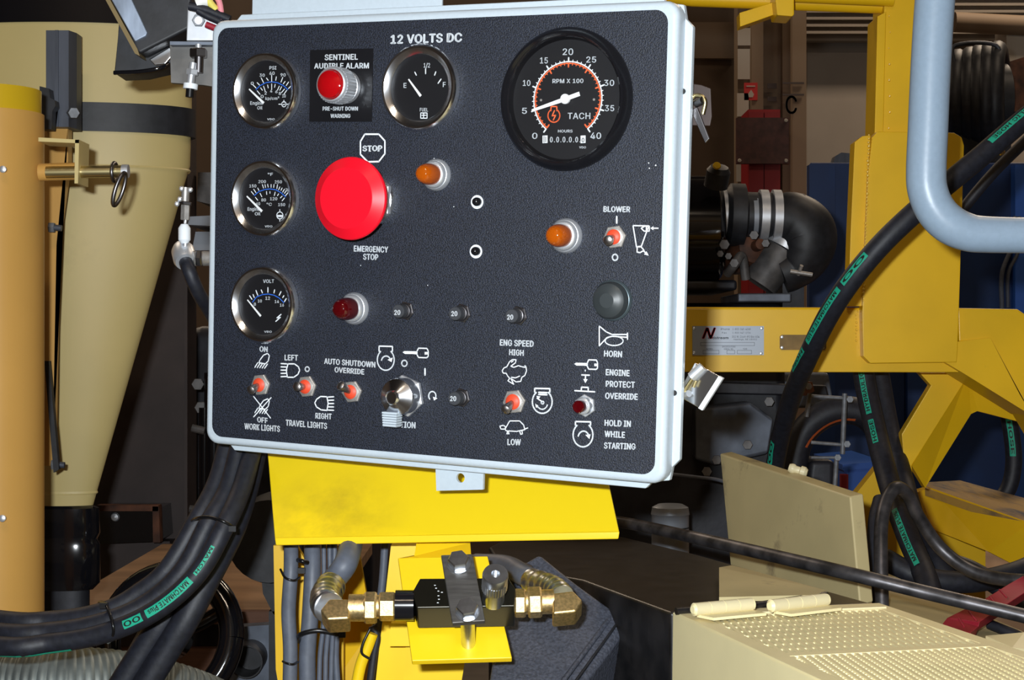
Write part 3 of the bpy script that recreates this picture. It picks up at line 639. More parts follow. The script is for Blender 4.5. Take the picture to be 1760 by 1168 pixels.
for (px, py) in ((788, 964), (803, 1046)):
    c = vq(px, py, HV + .014); obj('bolt_head', hexnut(BM(), c - nn * .0035, c + nn * .0045, .0088, ph=.2), 'zinc', t)
    obj('bolt_washer', cyl(BM(), c - nn * .0040, c - nn * .0028, .0100, 24), 'zinc', t, smooth=True)
    c0 = vq(px, py, HV + .014); obj('bolt_shank', cyl(BM(), c0 - nn * .055, c0 - nn * .004, .0058, 20), 'zinc', t, smooth=True)
    obj('bolt_tip', lathe(BM(), c0 - nn * .055, -nn, [(.0085, 0), (.0085, .006), (.005, .009)], 18), 'zinc', t, smooth=True)
kb = vq(848, 1030, HV); kt = kb + nn * .036 + ex * .002
kd = (kt - kb).normalized()
obj('knob_stem', cyl(BM(), kb - kd * .002, kb + kd * .018, .0088, 28), 'zinc', t, smooth=True)
bm = BM(); x, y, z = frame(kd)
def knurl(bm, c, r, h, n=64):
    a = []; b = []
    for i in range(n):
        rr_ = r * (1 + (.018 if i % 2 else -.018)); an = 2 * pi * i / n
        a.append(bm.verts.new(c + x * rr_ * cos(an) + y * rr_ * sin(an))); b.append(bm.verts.new(c + z * h + x * rr_ * cos(an) + y * rr_ * sin(an)))
    bridge(bm, a, b); bm.faces.new(a[::-1]); bm.faces.new(b)
knurl(bm, kb + kd * .016, .0102, .010)
lathe(bm, kb + kd * .026, kd, [(.0102, 0), (.0104, .007), (.0098, .009), (.0035, .009), (.0035, .004), (0, .004)], 32)
obj('adjusting_knob', bm, 'zinc', t, smooth=30)
# small stamped marks on the block
bm = BM()
for (px, py) in ((746, 1006), (748, 1011), (752, 1016), (758, 1018), (752, 1024), (753, 1030), (751, 1036)):
    c = vq(px, py, HV + .0003); prism(bm, [c, c + ex * .0014, c + ex * .0014 + a2 * .0007, c + a2 * .0007], nn * .0001)
obj('stamped_mark', bm, 'print', t, kind='stuff')
# ------------------------------------------------------------------ grey hoses and wires under the bracket
G = 'grey hoses and cables hanging under the yellow bracket'
for (pts, r, lb) in (
 ([(500, 915, 1.585), (500, 980, 1.57), (496, 1050, 1.57), (499, 1120, 1.57), (497, 1220, 1.57)], 12.5, 'grey hose nearest the left edge of the yellow bracket'),
 ([(536, 915, 1.60), (537, 980, 1.585), (533, 1060, 1.58), (528, 1130, 1.58), (530, 1220, 1.58)], 14.5, 'thick grey hose passing behind the left brass elbow'),
 ([(556, 915, 1.61), (557, 990, 1.60), (556, 1070, 1.59), (550, 1130, 1.59), (548, 1220, 1.59)], 4.5, 'first thin grey cable right of the thick grey hose'),
 ([(566, 915, 1.61), (567, 990, 1.60), (565, 1070, 1.585), (560, 1130, 1.585), (559, 1220, 1.585)], 4.5, 'second thin grey cable right of the thick grey hose'),
 ([(575, 915, 1.61), (575, 990, 1.60), (573, 1070, 1.585), (570, 1130, 1.585), (568, 1220, 1.585)], 4.5, 'third thin grey cable right of the thick grey hose'),
 ([(590, 915, 1.62), (586, 990, 1.61), (580, 1070, 1.59), (577, 1130, 1.59), (584, 1220, 1.59)], 6, 'dark grey cable at the right side of the tied bundle'),
 ([(662, 925, 1.66), (658, 990, 1.66), (651, 1060, 1.66), (640, 1220, 1.66)], 7, 'slim blue grey hose close beside the yellow post')):
    hose('grey_hose' if r > 6.5 else 'grey_cable', [W(*p) for p in pts], px2m(r, 1.58), 'rubbergrey', lb, 'hose' if r > 6.5 else 'cable', group=G)
tie([W(482, 978, 1.57), W(490, 992, 1.556), W(505, 997, 1.556), W(515, 992, 1.57)], .0011, 'thin black cable tie upper on leftmost grey hose')
tie([W(486, 1136, 1.57), W(492, 1139, 1.556), W(503, 1141, 1.556), W(512, 1137, 1.57)], .0011, 'thin black cable tie lower on leftmost grey hose')
tie([W(514, 1102, 1.58), W(516, 1090, 1.563), W(545, 1083, 1.560), W(575, 1088, 1.565), W(585, 1092, 1.58)], .0022, 'stout black cable tie around the grey bundle below brass elbow', W(588, 1090, 1.57))
tie([W(512, 962, 1.57), W(520, 964, 1.565), W(528, 966, 1.57)], .0022, 'short black cable tie between the two upper grey hoses', W(518, 980, 1.57))
hose('yellow_cable', [W(640, 1088, 1.55), W(632, 1110, 1.55), (W(618, 1150, 1.55)), W(606, 1220, 1.55)], px2m(10, 1.55), 'yellow', 'yellow hose curling down beside the yellow post', 'hose')
hose('black_cable', [W(640, 1075, 1.56), W(648, 1095, 1.56), W(642, 1130, 1.56), W(630, 1220, 1.56)], px2m(7, 1.55), 'rubber', 'black cable next to the yellow curling hose', 'cable')
tie([W(636, 1080, 1.54), W(624, 1105, 1.538), W(622, 1122, 1.538), W(636, 1132, 1.54)], .0012, 'loose black cable tie around the yellow curling hose')

# ------------------------------------------------------------------ textured black box right of the valve
t = thing('battery_box', 'textured black plastic box lying tilted right of the valve', 'box', W(960, 1200, 1.5))
f4 = [(928, 950, 1.53), (1000, 1008, 1.51), (1075, 1062, 1.49), (1079, 1076, 1.482), (1004, 1176, 1.42), (960, 1240, 1.38), (830, 1240, 1.38), (850, 1110, 1.45), (884, 975, 1.52)]
obj('box_body', prism(BM(), wpoly(f4), (.0, .03, -.05)), 'toolbox', t, bevel=.004)
rb = lambda a, b, w_, m_, nm: obj(nm, tube(BM(), [W(*a), W(*b)], w_, 8), m_, t, smooth=60)
rb((1047, 1064, 1.486), (960, 1180, 1.405), .0022, 'toolbox', 'lid_rib')
rb((1060, 1072, 1.482), (975, 1190, 1.402), .0013, 'dullblack', 'lid_rib')
obj('recess', prism(BM(), wpoly([(890, 968, 1.505), (915, 975, 1.505), (918, 1004, 1.49), (888, 1005, 1.49)]), (0, .02, 0)), 'dullblack', t)

# ------------------------------------------------------------------ cream ribbed housing, lower right
HH = 1.5 - .2180                   # height of its top
def top(px, py, dz=0.0):
    h = 1.5 - (HH + dz); D = h * F / (py - 584); return Vector(((px - 880) * D / F, D, HH + dz))
A = top(1165, 1050); B = top(1505, 1036); e1 = (B - A).normalized(); e2 = Vector((e1.y, -e1.x, 0))      # e2 towards the viewer
LAB = (B - A).length
def TP(a, b, dz=0): return A + e1 * a + e2 * b + Vector((0, 0, dz))
t = thing('cream_housing', 'cream painted housing with ribbed grille top at lower right', 'housing', (TP(.15, .3).x, TP(.15, .3).y, 0))
bm = BM()
def strip(a0, a1, b0, b1):
    prism(bm, [TP(a0, b0), TP(a1, b0), TP(a1, b1), TP(a0, b1)], (0, 0, -.0045))
strip(-.003, LAB + .003, 0, .030); strip(-.003, LAB + .003, .188, .200); strip(-.003, LAB + .003, .48, .72)
strip(-.003, .010, .030, .188); strip(LAB - .010, LAB + .003, .030, .188); strip(-.003, .010, .200, .48); strip(LAB - .010, LAB + .003, .200, .48)
obj('top_plate', bm, 'cream', t)
bm = BM(); base_v = [TP(-.004, .0), TP(-.004, .72), TP(LAB + .004, .72), TP(LAB + .004, 0)]
q = [p + Vector((0, 0, -.0012)) for p in base_v]; low = [Vector((p.x, p.y, 0)) for p in (TP(-.02, -.0), TP(-.02, .74), TP(LAB + .02, .74), TP(LAB + .02, 0))]
a_ = [bm.verts.new(p) for p in q]; b_ = [bm.verts.new(p) for p in low]; bridge(bm, a_, b_); bm.faces.new(b_)
obj('housing_shell', bm, 'cream', t)
obj('rear_flange', prism(BM(), [TP(.022, .0235, .0), TP(LAB - .004, .0235, .0), TP(LAB - .004, .0275, .0), TP(.022, .0275, .0)], (0, 0, .0016)), 'beige', t)
def grille(b0, b1, nm, cross):
    bm = BM(); n_ = 0; pitch = .0060; sk = .16
    a = .0
    while a < LAB + .10:
        # a bar from (a, b0) to (a + sk*(b1-b0), b1), clipped to the opening
        s0, s1 = b0, b1
        f_ = lambda s: a + sk * (s - b0) * -1 + .0
        lo, hi = .0105, LAB - .0105
        s_lo = max(b0, b0 + (a - hi) / sk); s_hi = min(b1, b0 + (a - lo) / sk)
        if s_hi - s_lo > .004:
            p, q_ = TP(f_(s_lo), s_lo, -.0014), TP(f_(s_hi), s_hi, -.0014); d = (q_ - p).normalized(); sd_ = Vector((-d.y, d.x, 0))
            box(bm, (p + q_) / 2, d, sd_, Z3, (q_ - p).length, .0030, .0024)
        a += pitch
    if cross:
        s = b0 + .005
        while s < b1:
            p, q_ = TP(.0105, s, -.0022), TP(LAB - .0105, s, -.0022); d = (q_ - p).normalized(); box(bm, (p + q_) / 2, d, Vector((-d.y, d.x, 0)), Z3, (q_ - p).length, .0020, .0020); s += cross
    obj(nm, bm, 'cream', t, kind='stuff')
    obj('grille_recess', prism(BM(), [TP(.008, b0 - .002, -.0065), TP(LAB - .008, b0 - .002, -.0065), TP(LAB - .008, b1 + .002, -.0065), TP(.008, b1 + .002, -.0065)], (0, 0, -.001)), 'rimbrown', t)
grille(.030, .188, 'grille_rib', .019)
grille(.200, .48, 'grille_rib', .0060)
t2 = t
for (x0, y0, x1, y1, fl) in ((1193, 1041, 1291, 1032, 0), (1325, 1035, 1419, 1024, 1)):
    th = thing('hinge', 'left cream barrel hinge on the rear edge of the housing' if not fl else 'right cream barrel hinge on rear edge beside the raised panel', 'hinge', top(x0, y0 + 10))
    a = top(x0, y0 + 6, .008); b = top(x1, y1 + 6, .008); d = b - a
    for k in range(4): obj('barrel', cyl(BM(), a + d * (k / 4 + .004), a + d * ((k + 1) / 4 - .008), .0052, 20), 'beige', th, smooth=True)
    obj('hinge_pin', lathe(BM(), a - d * .03, d, [(.003, 0), (.0048, .002), (.0048, d.length * 1.05), (.003, d.length * 1.06)], 20), 'cream', th, smooth=True)
    obj('leaf', prism(BM(), [a + d * .05 + Vector((0, 0, -.0062)), b - d * .0 + Vector((0, 0, -.0062)), b + e2 * .020 + d * .10 + Vector((0, 0, -.0062)), a + e2 * .020 + d * .18 + Vector((0, 0, -.0062))], (0, 0, .0022)), 'cream', th)
# black deck (big black tank) behind and left of it
t = thing('black_tank', 'large glossy black box tank behind the cream housing', 'tank', (.05, 2.0, 0))
zt = HH - .003
bm = BM(); prism(bm, [Vector((p.x, p.y, zt)) for p in (top(1152, 1045), top(1500, 1030), top(1190, 945), top(1062, 915), top(880, 915), top(840, 935), top(860, 965), top(1000, 990))], (0, 0, -1.15))
obj('tank_body', bm, 'blacktank', t, bevel=.003)
obj('tank_leg', abox(BM(), .02, .12, 1.75, 1.95, 0, .1), 'blacktank', t)
obj('seam_bead', tube(BM(), [top(1162, 1050, .002), top(1300, 1040, .002), top(1420, 1022, .002)], .003, 8), 'blacktank', t, smooth=60)
# raised cream panel
t = thing('access_panel', 'cream access panel standing open behind the ribbed housing', 'panel', W(1380, 1040, 1.9))
fr = [(1237, 779, 2.10), (1460, 853, 1.90), (1477, 1037, 1.80), (1400, 1020, 1.86), (1256, 981, 2.0)]
FRV = [W(1237, 779, 2.12), W(1461, 853, 1.80), W(1478, 1040, 1.76), W(1256, 981, 2.06)]
thk = Vector((.0165, .010, .002))
obj('panel_skin', prism(BM(), FRV, thk), 'creamdoor', t, bevel=.0022)
a = W(1356, 803, 1.96); b = W(1382, 811, 1.955)
obj('latch_stud', lathe(BM(), a, b - a, [(.0045, 0), (.0058, .003), (.0058, .006), (.0045, .008), (.0045, .013), (.0064, .014), (.0064, .019), (.004, .022)], 20), 'beige', t, smooth=True)
quad = [(1236, 985, 2.05), (1252, 979, 2.05), (1400, 1016, 1.95), (1405, 1030, 1.9), (1236, 1034, 1.9)]
t = thing('rear_cover', 'low shaded cream cover between hinges and standing panel', 'cover', W(1320, 1000, 1.95))
obj('cover_plate', prism(BM(), [top(1236, 982, .004), top(1258, 978, .001), top(1420, 1022, .001), top(1400, 1030, .001), top(1236, 1034, .001)], (0, 0, .004)), 'creamdoor', t)
# right hand cream cover
t = thing('side_cover', 'flat pale cream cover beyond the housing under the rod', 'cover', (W(1640, 0, 2.0).x, 2.0, 0))
obj('cover_plate', prism(BM(), wpoly([(1520, 982, 2.1), (1760, 1085, 1.9), (1790, 1100, 1.9), (1790, 1150, 1.75), (1700, 1120, 1.75), (1515, 1060, 1.82)]), (0, 0, -.02)), 'creamdoor', t, bevel=.001)
obj('cover_side', prism(BM(), wpoly([(1512, 1064, 1.84), (1700, 1122, 1.78), (1800, 1150, 1.76), (1800, 1300, 1.76), (1512, 1300, 1.84)]), (0, .25, 0)), 'creamdoor', t)
obj('raised_edge', prism(BM(), wpoly([(1694, 1092, 1.80), (1760, 1086, 1.80), (1800, 1088, 1.8), (1800, 1120, 1.76), (1740, 1112, 1.76)]), (0, 0, -.006)), 'cream', t)
t = thing('red_strap', 'dark red ribbed strap lying across the pale side cover', 'strap', W(1690, 1080, 1.80))
pts = [(1617, 1075, 1.83), (1628, 1061, 1.84), (1690, 1030, 1.86), (1735, 1002, 1.88), (1765, 985, 1.9), (1790, 1000, 1.9), (1740, 1032, 1.85), (1684, 1068, 1.80), (1682, 1076, 1.8), (1668, 1087, 1.78)]
obj('strap_body', prism(BM(), wpoly(pts), (.0, .012, -.012)), 'strapred', t, bevel=.001)
for (x0, y0, x1, y1) in ((1648, 1062, 1657, 1077), (1665, 1050, 1678, 1066), (1701, 1025, 1712, 1038), (1718, 1013, 1730, 1026)):
    obj('rib', tube(BM(), [W(x0, y0, 1.805), W(x1, y1, 1.790)], .0011, 8), 'strapred', t, smooth=60)
hose('black_hose', [W(1700, 1072, 1.86), W(1740, 1088, 1.84), W(1800, 1108, 1.82), W(2100, 1180, 1.75)], px2m(9, 1.85), 'rubber', 'black hose at right edge below the red strap', 'hose')
# long steel rod
t, _ = hose('steel_rod', [W(1030, 893, 1.98), W(1110, 905, 1.92), W(1400, 971, 1.66), (W(1600, 1020, 1.60)), W(1800, 1068, 1.56), W(2300, 1195, 1.48)], .0068, 'rodsteel', 'long dark steel rod crossing diagonally in front of cream panel', 'rod', n=16)
# canister
t = thing('filter_canister', 'grey painted metal filter canister in the dark behind the tank', 'canister', W(1153, 950, 2.6))
c = W(1152, 955, 2.7); obj('can_body', lathe(BM(), c, Z3, [(.030, 0), (.030, .065), (.031, .067), (.029, .078), (.02, .083), (0, .084)], 32), 'alu', t, smooth=True)
obj('can_stripe', lathe(BM(), c, Z3, [(.0304, .045), (.0304, .047)], 32, cap0=False, cap1=False), 'ink', t)
obj('can_stand', cyl(BM(), (c.x, c.y, 0), c, .018, 20), 'darkcast', t, smooth=True)

# ------------------------------------------------------------------ yellow machine frame on the right
DF = 2.2
t = thing('machine_chassis', 'heavy yellow welded machine chassis behind the panel at right', 'chassis', W(1570, 1200, 2.3))
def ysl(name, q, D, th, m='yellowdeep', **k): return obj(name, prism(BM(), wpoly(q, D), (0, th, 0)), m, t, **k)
ysl('cross_beam', [(760, 526), (1480, 528), (1700, 531), (1700, 590), (1590, 600), (1650, 640), (760, 639)], DF, .10, bevel=.004)
ysl('upright_post', [(1522, -40), (1600, -40), (1600, 240), (1517, 240), (1519, 30)], DF, .07, bevel=.001)
ysl('post_side', [(1508, 28), (1523, 20), (1518, 240), (1503, 238)], DF - .004, .06, bevel=.001)
obj('top_rail', tube(BM(), [W(1090, -16, DF + .02), W(1190, -3, DF + .02), W(1530, 10, DF + .02)], .011, 16), 'yellowdeep', t, smooth=60)
obj('top_rail', tube(BM(), [W(1350, -12, DF), W(1535, -4, DF)], .012, 16), 'yellowdeep', t, smooth=60)
ysl('rail_stub', [(1336, -30), (1365, -30), (1365, 25), (1362, 28), (1336, 26), (1333, 0)], DF - .06, .05, bevel=.0012)
ysl('stub_arm', [(1271, 22), (1334, 2), (1334, 24), (1272, 46)], DF - .03, .03, bevel=.001)
ysl('gusset_plate', [(1499, 236), (1508, 226), (1640, 228), (1653, 236), (1657, 250), (1650, 480), (1646, 600), (1644, 622), (1496, 624), (1484, 612), (1482, 540), (1492, 300)], DF - .02, .022, bevel=.002)
ysl('gusset_side', [(1469, 244), (1482, 234), (1496, 232), (1492, 300), (1486, 526), (1458, 526), (1462, 400)], DF - .012, .03, bevel=.002)
bm = BM()
for k in range(46):
    y = 232 + k * 6.3; x = 1494 - (y - 232) * .035 + random.uniform(-.6, .6); r_ = random.uniform(.0010, .0024)
    lathe(bm, W(x, y, DF - .022), (0, -1, 0), [(r_, -.001), (r_ * .7, r_ * .4), (0, r_ * .6)], 8)
for (x, y0, y1) in ((1473, 535, 585), (1700, 538, 580), (1529, 0, 220)):
    for k in range(9):
        r_ = random.uniform(.001, .0020); lathe(bm, W(x + random.uniform(-1.5, 1.5), y0 + (y1 - y0) * k / 8, DF - .001), (0, -1, 0), [(r_, -.001), (r_ * .7, r_ * .4), (0, r_ * .6)], 8)
obj('weld_bead', bm, 'weld', t, kind='stuff')
ysl('brace_face', [(1580, 640), (1668, 640), (1567, 800), (1572, 850), (1556, 820), (1550, 745), (1600, 662)], DF + .12, .02, bevel=.001)
obj('brace_flange', prism(BM(), [W(1664, 640, DF + .12), W(1745, 680, DF + .14), W(1762, 727, DF + .14), W(1680, 706, DF + .14), W(1669, 711, DF + .14), W(1590, 838, DF + .15), W(1567, 800, DF + .12)], (0, .02, 0)), 'yellowdeep', t)
ysl('corner_gusset', [(1580, 596), (1593, 585), (1644, 587), (1702, 580), (1753, 678), (1775, 715), (1651, 638)], DF - .015, .10)
ysl('outer_beam', [(1646, 529), (1749, 531), (1800, 565), (1800, 760), (1753, 678), (1702, 585), (1648, 587)], DF - .01, .09, bevel=.002)
ysl('lower_post', [(1462, 860), (1510, 800), (1520, 800), (1530, 850), (1580, 845), (1600, 900), (1560, 1000), (1470, 1000)], DF + .3, .03)
obj('lower_beam', prism(BM(), [W(1572, 846, 2.62), W(1600, 838, 2.60), W(1770, 898, 2.40), W(1820, 915, 2.40), W(1820, 1010, 2.40), W(1700, 948, 2.45), W(1610, 912, 2.55), W(1575, 880, 2.6)], (0, .03, 0)), 'yellowdeep', t)
obj('deck_plate', prism(BM(), [W(1590, 838, 2.60), W(1596, 828, 2.75), W(1650, 825, 2.85), W(1770, 858, 2.85), W(1830, 880, 2.8), W(1830, 920, 2.40), W(1770, 900, 2.40)], (0, 0, -.012)), 'yellowworn', t)
obj('beam_leg', abox(BM(), W(1600, 0, 2.6).x, W(1700, 0, 2.6).x, 2.62, 2.7, 0, W(0, 905, 2.6).z), 'yellowdeep', t)
obj('frame_leg', abox(BM(), W(1480, 0, 2.32).x, W(1560, 0, 2.32).x, 2.5, 2.58, 0, W(0, 990, 2.5).z), 'yellowdeep', t)
# name plates (fastened to the beam)
def rivets(pts, D, parent, r=.0022, m='steel'):
    for p in pts: obj('rivet', lathe(BM(), W(*p, D), (0, -1, 0), [(r, 0), (r * .8, r * .5), (0, r * .8)], 12), m, parent, smooth=True)
DN = DF - .001
np_ = thing('name_plate', 'silver maker plate with red letter N riveted on yellow beam', 'plate', W(1250, 611, DN))
signpx('plate', 1190, 560, 1313, 610, DN, 'alu', np_, .001)
flat_text('N', 1206, 562.5, 1231, 582, DN - .0014, 'signred', np_, .05, .35)
flat_text('ordstream', 1217, 578, 1252, 582.5, DN - .0014, 'ink', np_, .03)
for (s, x0, y0, x1, y1) in (('Phone', 1239, 563.5, 1254, 567), ('Fax', 1241, 570, 1249, 573), ('1-800-345-4268', 1259, 563.5, 1290, 567), ('1-800-547-1726', 1259, 570, 1290, 573), ('302 W. Court-PO Box 604', 1258, 576.5, 1305, 580), ('Hastings, NE 68902', 1261, 581.5, 1301, 585), ('SPECIFICATIONS', 1241, 594, 1264, 597), ('MODEL', 1214, 598, 1226, 601), ('SERIAL NO', 1244, 598, 1260, 601), ('YEAR', 1277, 598, 1284, 600.5)):
    flat_text(s, x0, y0, x1, y1, DN - .0014, 'ink', np_, .0)
bm = BM()
def frame_px(bm, x0, y0, x1, y1, D, w_=.45):
    for (a0, b0, a1, b1) in ((x0, y0, x1, y0 + w_), (x0, y1 - w_, x1, y1), (x0, y0, x0 + w_, y1), (x1 - w_, y0, x1, y1)):
        a = W(a0, b0, D); b = W(a1, b1, D); abox(bm, a.x, b.x, D - .0002, D, b.z, a.z)
for r_ in ((1204, 588, 1297, 594), (1208, 601.5, 1236, 608), (1249, 601.5, 1263, 608), (1267, 601.5, 1292, 608)): frame_px(bm, *r_, DN - .0011)
obj('entry_box', bm, 'ink', np_)
rivets(((1193, 564), (1309, 564), (1193, 606), (1308, 607)), DN - .001, np_)
bp = thing('blank_plate', 'small brown blank riveted plate half hidden by the black hose', 'plate', W(1380, 601, DN))
obj('plate', prism(BM(), wpoly([(1343, 575), (1417, 575), (1420, 578), (1420, 598), (1417, 601), (1343, 601), (1340, 598), (1340, 578)], DN), (0, -.001, 0)), 'brownplate', bp)
rivets(((1344, 579), (1344, 597), (1415, 579), (1414, 597)), DN - .001, bp, .0022)
# grey handle tube
path = smooth_path([W(1615, -60, 1.58), W(1607, 0, 1.58), W(1600, 110, 1.58), W(1595, 220, 1.58), W(1592, 290, 1.58), W(1594, 325, 1.58), (W(1606, 357, 1.58)), W(1628, 382, 1.58), W(1660, 398, 1.58), W(1700, 403, 1.58), W(1830, 405, 1.58)], 10)
obj('grab_handle', tube(BM(), path, lambda u: px2m(34 - 4.0 * max(0, u - .72) / .28, 1.58), 36), 'handle', None, 'thick blue grey bent tube handle at the upper right', 'handle', smooth=60)
# ------------------------------------------------------------------ hoses on the right
DBH = 1.88
t = None
o, p1 = hose('black_hose', [W(1830, 150, 1.95), W(1760, 205, 1.92), W(1690, 265, 1.90), W(1600, 340, 1.88), W(1510, 425, 1.88), W(1440, 515, 1.91), W(1390, 610, 1.98), W(1355, 700, 2.12), W(1332, 800, 2.22), W(1322, 900, 2.24), W(1318, 960, 2.24)], px2m(19, 1.87), 'rubber', 'long black hose sweeping diagonally behind the grey handle', 'hose', sub=12, n=22)
sd = Vector((-.55, -1, .42))
for (a, b, tx_) in ((.03, .15, 'HYDRAULIC HOSE'), (.36, .405, 'OO'), (.412, .505, 'MATCHMATE PLUS'), (.52, .58, 'HOSE'), (.795, .845, 'OO'), (.85, .93, 'MATCH')):
    band(p1, px2m(19, 1.87), a, b, .30, sd, 'green_band', 'green', o, text=tx_, flip=False, tscale=.6)
hose('black_hose', [W(1830, 180, 2.3), W(1760, 245, 2.32), W(1700, 305, 2.34), W(1640, 380, 2.36), W(1600, 450, 2.36)], px2m(11, 2.0), 'rubber', 'thinner black hose parallel below the long sweeping hose', 'hose')
o, p2 = hose('black_hose', [W(1478, 560, 2.35), W(1484, 640, 2.35), W(1500, 720, 2.32), W(1528, 830, 2.25), W(1560, 920, 2.15), W(1590, 990, 2.08), W(1600, 1030, 2.05)], px2m(19, 2.25), 'rubber', 'black hose with green lettering dropping from under the beam', 'hose', sub=10, n=18)
for a, b, x in ((.13, .28, 'HYDRAULIC'), (.30, .38, 'HOSE'), (.66, .90, 'MATCHMATE PLUS')):
    band(p2, px2m(19, 2.25), a, b, .26, Vector((-.45, -1, .1)), 'green_band', 'green', o, text=x, tscale=.7, flip=True)
hose('black_hose', [W(1498, 560, 2.42), W(1512, 640, 2.40), W(1530, 740, 2.36), W(1552, 820, 2.30), W(1575, 900, 2.22), W(1605, 960, 2.15), W(1640, 1010, 2.12)], px2m(17, 2.3), 'rubber', 'black hose just right of the one with green lettering', 'hose', sub=8, n=16)
hose('looped_hose', [W(1516, 1050, 1.86), W(1514, 960, 1.88), W(1515, 900, 1.90), W(1524, 860, 1.92), W(1540, 838, 1.93), W(1560, 850, 1.94), W(1580, 890, 1.95), W(1620, 945, 1.95), W(1680, 985, 1.93), W(1760, 998, 1.90), W(1830, 995, 1.88), W(2150, 960, 1.85)], px2m(12, 1.9), 'rodsteel', 'brownish black hose looped over and running right to the edge', 'hose', sub=12, n=18)
hose('black_hose', [W(1518, 860, 1.96), W(1508, 900, 1.94), W(1506, 960, 1.92), W(1512, 1030, 1.90), W(1514, 1080, 1.89)], lambda u: px2m(18 - 6 * u, 1.93), 'rubber', 'thick black hose standing between cream panel and green lettered hose', 'hose', n=18)
hose('black_hose', [W(1520, 960, 2.12), W(1580, 990, 2.10), W(1660, 1000, 2.10), W(1740, 985, 2.12), W(1800, 960, 2.15)], px2m(19, 2.1), 'rubber', 'thick black hose lying low behind the steel rod at right', 'hose', n=18)
hose('black_hose', [W(1600, 960, 2.2), W(1660, 975, 2.16), W(1720, 1010, 2.13), W(1790, 1060, 2.1)], px2m(17, 2.1), 'rubber', 'black hose hidden low under the yellow lower beam', 'hose', n=16)
o, p3 = hose('black_hose', [W(1722, 660, 2.9), W(1738, 740, 2.9), W(1742, 800, 2.9), W(1730, 845, 2.9), W(1700, 870, 2.9), W(1650, 890, 2.95)], px2m(14, 2.9), 'rubber', 'black hose curving down beside the blue container at far right', 'hose')
band(p3, px2m(14, 2.9), .20, .42, .35, Vector((-.4, -1, .1)), 'green_band', 'green', o, text='HOSE', tscale=.6)
t = thing('plywood_sheet', 'brown plywood sheet on the floor frame behind right hoses', 'board', W(1600, 1020, 3.2))
obj('sheet', prism(BM(), wpoly([(1500, 880, 3.6), (1600, 870, 3.6), (1820, 960, 3.3), (1820, 1090, 3.0), (1500, 1060, 3.0)]), (0, 0, -.02)), 'wood', t)
for (px, D) in ((1530, 3.1), (1780, 3.1)): c = W(px, 1040, D); obj('trestle', abox(BM(), c.x - .03, c.x + .03, D - .02, D + .3, 0, c.z - .03), 'woodedge', t)
t = thing('brass_elbow', 'small brass fitting on the thin hose at upper right', 'fitting', W(1716, 250, 1.98))
obj('fitting_body', tube(BM(), smooth_path([W(1706, 240, 1.98), W(1714, 248, 1.97), W(1722, 262, 1.98)], 6), .0042, 12), 'brass', t, smooth=60)
obj('fitting_nut', hexnut(BM(), W(1712, 246, 1.97), W(1717, 252, 1.97), .006), 'brass', t)

# ------------------------------------------------------------------ engine group
DE = 3.0
t = thing('diesel_engine', 'dark diesel engine with air cleaner and hose clamps behind panel', 'engine', (W(1250, 0, 3.1).x, 3.2, 0))
E_ = lambda px, py, D=DE: W(px, py, D)
obj('air_cleaner', lathe(BM(), E_(1080, 398), (1, 0, 0), [(px2m(92, DE), 0), (px2m(92, DE), px2m(148, DE)), (px2m(80, DE), px2m(158, DE)), (px2m(58, DE), px2m(160, DE))], 48), 'blackgloss', t, smooth=40)
obj('cleaner_cap', lathe(BM(), E_(1100, 350), (1, 0, 0), [(px2m(48, DE), 0), (px2m(48, DE), px2m(118, DE)), (px2m(40, DE), px2m(126, DE))], 40), 'blackgloss', t, smooth=40)
obj('filler_cap', lathe(BM(), E_(1230, 320, DE - .1), Vector((.15, -.5, 1)), [(px2m(20, DE), 0), (px2m(20, DE), .028), (px2m(15, DE), .036), (0, .038)], 24), 'dullblack', t, smooth=30)
obj('yellow_dot', lathe(BM(), E_(1232, 285, DE - .14), (0.1, -1, .5), [(px2m(7, DE), 0), (px2m(6, DE), .003), (0, .004)], 20), 'tanyellow', t, smooth=True, label='yellow dot on the cap')
obj('hose_coupling', lathe(BM(), E_(1225, 368), Vector((1, 0, -.03)), [(px2m(38, DE), 0), (px2m(38, DE), .02), (px2m(54, DE), .03), (px2m(54, DE), .055), (px2m(40, DE), .06), (px2m(40, DE), .16)], 40), 'dullblack', t, smooth=30)
for x0, R_ in ((1233, 42), (1304, 46), (1326, 47)):
    a = E_(x0, 368 + (x0 - 1233) * .05); obj('hose_clamp', cyl(BM(), a, a + Vector((px2m(14, DE), 0, -.0004)), px2m(R_, DE), 40), 'steel', t, smooth=True)
a = E_(1291, 372); obj('paper_label', lathe(BM(), a, (1, 0, 0), [(px2m(41.2, DE), 0), (px2m(41.2, DE), px2m(8, DE))], 40, cap0=False, cap1=False), 'alu', t, smooth=True)
path = smooth_path([E_(1334, 372), E_(1362, 380), E_(1384, 402), E_(1380, 435), E_(1362, 460), E_(1340, 470)], 10)
obj('rubber_elbow', tube(BM(), path, lambda u: px2m(42 + 14 * sin(pi * min(1, u * 1.2)) - 6 * u, DE), 32), 'dullblack', t, smooth=60)
obj('turbo_pipe', cyl(BM(), E_(1345, 430), E_(1305, 490), px2m(32, DE), 32), 'cast', t, smooth=True)
obj('pipe_clamp', cyl(BM(), E_(1352, 418, DE), E_(1346, 428, DE), px2m(35, DE), 32), 'steel', t, smooth=True)
obj('turbo_housing', lathe(BM(), E_(1288, 428, DE + .02), (.2, -1, .1), [(px2m(34, DE), -.08), (px2m(36, DE), .0), (px2m(28, DE), .03), (px2m(10, DE), .036), (px2m(9, DE), .06), (0, .062)], 28), 'rust', t, smooth=30)
